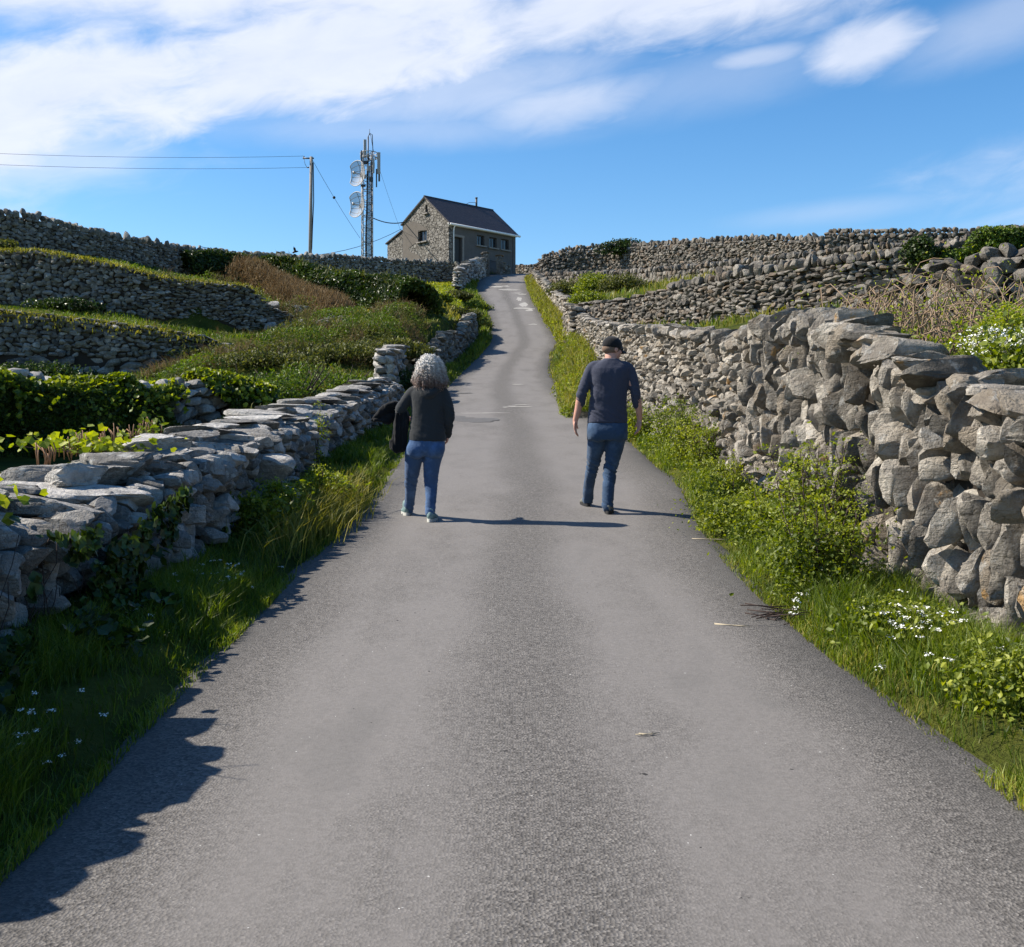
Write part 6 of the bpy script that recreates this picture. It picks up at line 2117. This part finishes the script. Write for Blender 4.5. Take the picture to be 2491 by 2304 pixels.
# cap
mb = MB()
rm = rotmat(R(-10), 0, -R(62))
cc = hc + [.0, .0, .045]
v, f = ICO[4]
v = v * np.array([.089, .108, .098]); keep = v[:, 2] > -.028
v[:, 2] = np.maximum(v[:, 2], -.03)
mb.add(v @ rm.T + cc, f)
mb.build('cap', M['cap'], man)
cap_o = man.children[-1]
mb = MB(); nU, nV = 13, 7
G = []
for i in range(nU):
    a = (i / (nU - 1) - .5) * 2 * R(58)
    for j in range(nV):
        rr = .088 + .085 * (j / (nV - 1)) * math.cos(a) ** .7
        G.append([math.sin(a) * (.078 + .012 * j / nV), .03 + rr * math.cos(a) * .92, -.018 - .022 * (j / (nV - 1)) ** 1.3 - .03 * math.sin(a) ** 2])
G = np.array(G); idx = np.arange(nU * nV).reshape(nU, nV)
q = np.stack([idx[:-1, :-1], idx[1:, :-1], idx[1:, 1:], idx[:-1, 1:]], -1).reshape(-1, 4)
G2 = G - [0, 0, .006]
mb.add(np.concatenate([G @ rm.T + cc, G2 @ rm.T + cc]), [np.concatenate([q, q[:, ::-1] + len(G)])])
mb.build('brim', M['cap'], cap_o)
# short hair under the cap, glasses
mb = MB(); v, f = ICO[3]; v = v * np.array([.0785, .1, .06]); rr = rotmat(0, 0, -R(62)); mb.add(v @ rr.T + hc + rr @ np.array([0, -.014, .008]), f)
mb.build('hair', plain_mat('short grey brown hair', (.16, .11, .08), .9, .1, nscale=90, var=.4), man)
mb = MB(); mb.tube([Lm(.08, 0, .018), Lm(.062, .085, .02)], .003, 6)
for q_ in (-.034, .034): ell(mb, Lm(q_, .094, .016), (.024, .006, .018), rotmat(0, 0, -R(62)))
mb.build('glasses', M['lens'], man)

# ---- woman
YW = 10.17
def wp(x, y, d=0.0): return np.array([px2((880 + x / 4.106) * .4111, YW + d), YW + d, py2((840 + y / 4.106) * .4111, YW + d)])
uw = .10012 / F * YW
wx0 = px2(361.8 + 640 * .10012, YW)
wom = empty('person', (wx0, YW, float(roadz(wx0, YW)))); tag(wom, 'woman with long curly grey hair walking uphill in a charcoal hoodie and blue jeans', 'person')
shL, shR = wp(515, 470), wp(800, 470)
elL, wrL = wp(385, 660, .02), wp(430, 720, .24)
elR, wrR = wp(878, 690, -.03), wp(858, 895, .05)
hipL, kneL, ankL = wp(540, 1040), wp(492, 1360, .20), wp(472, 1640, .42)
hipR, kneR, ankR = wp(725, 1040), wp(693, 1370, .05), wp(684, 1690, -.02)
hc = wp(685, 235, .03)
tx = lambda y, a, b, ry, dy=0.0: (*wp((a + b) / 2, y, dy), (b - a) / 2 * uw, ry)
mb = MB()
Lw = head(mb, hc, 0, .95, R(-5))
limb(mb, [wp(665, 470), wp(670, 400), hc + [0, -.01, -.06]], [.06, .052, .055])
loft(mb, [tx(950, 500, 800, .1), tx(700, 510, 800, .09), tx(560, 510, 810, .1), tx(450, 540, 770, .08), tx(420, 620, 720, .05)])
limb(mb, [shL, elL, wrL], [.042, .036, .023]); limb(mb, [shR, elR, wrR], [.042, .036, .023])
limb(mb, [hipL, kneL, ankL], [.08, .045, .032]); limb(mb, [hipR, kneR, ankR], [.08, .045, .032])
hand(mb, wrL, (.75, .6, -.15), (0, 0, -1), (-.3, .9, 0), .92, .7)
hand(mb, wrR, (-.12, .2, -1), (-.9, .2, 0), (0, 1, .1), .72, 1.3)
fused(mb, 'body', M['skin'], wom, .006, 3)
mb = MB()
loft(mb, [tx(955, 468, 838, .135, .0), tx(900, 466, 836, .135), tx(800, 480, 828, .125), tx(680, 492, 828, .118), tx(560, 488, 836, .12), tx(490, 478, 836, .11), tx(445, 500, 815, .09), tx(415, 560, 770, .07), tx(395, 610, 730, .062)], pw=2.4)
limb(mb, [wp(590, 460), shL, wp(440, 560, 0), elL + [0, 0, .0], wrL + [-.0, -.02, 0]], [.055, .062, .058, .055, .040])
limb(mb, [wp(730, 460), shR, wp(850, 570, -.02), elR, wp(868, 800, .0), wrR], [.055, .062, .057, .050, .042, .036])
# hood lying on the back
limb(mb, [wp(555, 425, -.03), wp(600, 445, -.085), wp(670, 490, -.115), wp(745, 445, -.085), wp(790, 425, -.03)], [.03, .036, .042, .036, .03])
fused(mb, 'hoodie', M['sweat'], wom, .009, 3, folds([(elL, (.1, .1, .12), .005), (elR, (.09, .1, .14), .005), (wp(650, 850), (.3, .2, .14), .004)], 0, 90, .005, (6, 6, 4)))
mb = MB()
loft(mb, [tx(1100, 428, 812, .10, .01), tx(1040, 440, 832, .135), tx(960, 466, 832, .13), tx(900, 480, 815, .12)], pw=2.4)
limb(mb, [wp(530, 1060, 0), wp(512, 1190, .07), kneL, wp(484, 1500, .32), ankL], [.092, .082, .062, .053, .045])
limb(mb, [wp(720, 1060, 0), wp(698, 1190, .02), kneR, wp(692, 1500, .02), ankR + [0, 0, .02]], [.098, .083, .066, .055, .047])
ell(mb, wp(545, 1040, -.055), (.095, .085, .09)); ell(mb, wp(725, 1040, -.055), (.10, .085, .09))
fused(mb, 'jeans', M['denim_w'], wom, .008, 3, folds([(kneL, (.12, .14, .12), .006), (kneR, (.12, .14, .12), .004), (ankL, (.1, .1, .1), .007), (ankR, (.1, .1, .1), .007), (wp(640, 1090), (.25, .2, .05), .003)], 0, 150, .003, (9, 9, 5)))
hl = np.array([ankL[0] - .015, YW + .42 - .05, 0]); hl[2] = gz_m(hl) + .002
hr = np.array([ankR[0] - .0, YW - .02 - .05, 0]); hr[2] = gz_m(hr) + .002
shoe(wom, hl, R(-10), M['shoe_w'], .25); shoe(wom, hr, R(6), M['shoe_w'], .25)
# hair: base mass with curls over it
mb = MB()
ell(mb, hc + [0, -.02, .03], (.094, .11, .105)); ell(mb, hc + [-.005, -.055, -.03], (.108, .085, .085)); ell(mb, hc + [.0, -.055, -.085], (.13, .075, .055)); ell(mb, hc + [-.05, -.03, -.04], (.06, .075, .075)); ell(mb, hc + [.06, -.03, -.05], (.06, .075, .075))
V, N, f = fuse(mb, .012, 3)
V = V + N * (.014 * fbm(V * 24, 2))[:, None]
m2 = MB(); m2.add(V, f, np.clip(.1 + (hc[2] + .03 - V[:, 2]) * 5.5, 0, .95))
hair_o = m2.build('hair', M['hair'], wom)
mb = MB(); rg = np.random.default_rng(77)
sel = rg.choice(len(V), 2200)
for i in sel:
    p = V[i]
    if p[1] > hc[1] + .07 and p[2] < hc[2] + .07: continue
    wild = rg.random() < .22
    L_ = rg.uniform(.04, .10); n = 9
    t_ = np.linspace(0, 1, n); ph = rg.uniform(0, 6.28); rad = rg.uniform(.006, .013) * (1.5 if wild else 1)
    out_ = unit(N[i] * np.array([1, 1, .3]))
    base_ = p[None] + N[i] * .004 + np.outer(t_ * L_, np.array([out_[0] * .42, out_[1] * .4, -1])) + np.outer(np.sin(t_ * np.pi) * .012 + t_ * (.020 if wild else 0), N[i])
    w2 = t_ * L_ * rg.uniform(150, 230) + ph
    side_ = unit(np.cross(N[i], [0, 0, 1]) + 1e-4)
    C = base_ + np.outer(np.cos(w2) * rad, side_) + np.outer(np.sin(w2) * rad, N[i])
    rr = np.clip(.05 + (hc[2] + .03 - C[:, 2]) * 5 + rg.normal(0, .2), 0, 1)
    mb.tube(C, np.linspace(.0032, .0016, n), 3, cap=False, r=0)
    mb.r[-1] = np.repeat(rr, 3).astype(np.float32)
mb.build('curls', M['hair'], hair_o)
# jacket carried over her left forearm
mb = MB()
limb(mb, [wp(105, 745, .05), wp(190, 680, .07), wp(280, 625, .1), wp(350, 635, .12), wp(430, 700, .16)], [.012, .038, .055, .062, .05])
limb(mb, [wp(110, 752, .06), wp(190, 735, .08), wp(280, 720, .1), wp(345, 720, .12)], [.012, .036, .055, .05])
limb(mb, [wp(130, 745, .03), wp(230, 760, .05), wp(285, 765, .08)], [.012, .022, .02])
limb(mb, [wp(250, 600, .04), wp(310, 585, .05), wp(380, 600, .06)], [.02, .032, .03])
loft(mb, [tx(1070, 335, 440, .05, .03), tx(1000, 300, 452, .07, .03), tx(880, 318, 458, .075, .03), tx(760, 330, 465, .075, .04), tx(680, 340, 465, .07, .05), tx(640, 360, 450, .05, .06)], pw=2.2)
limb(mb, [wp(300, 960, -.02), wp(310, 1010, -.02), wp(345, 1060, -.01)], [.018, .03, .02])
for xx in (350, 385, 425, 450): limb(mb, [wp(xx, 680, -.03), wp(xx - 6, 850, -.045), wp(xx - 10, 1040, -.025)], [.012, .018, .012])
o = fused(mb, 'jacket', M['blackcloth'], None, .008, 1, lambda V: .012 * fbm(V * np.array([18, 18, 7]), 3))
tag(o, 'black jacket draped over the woman left forearm, hanging beside her hip', 'jacket')
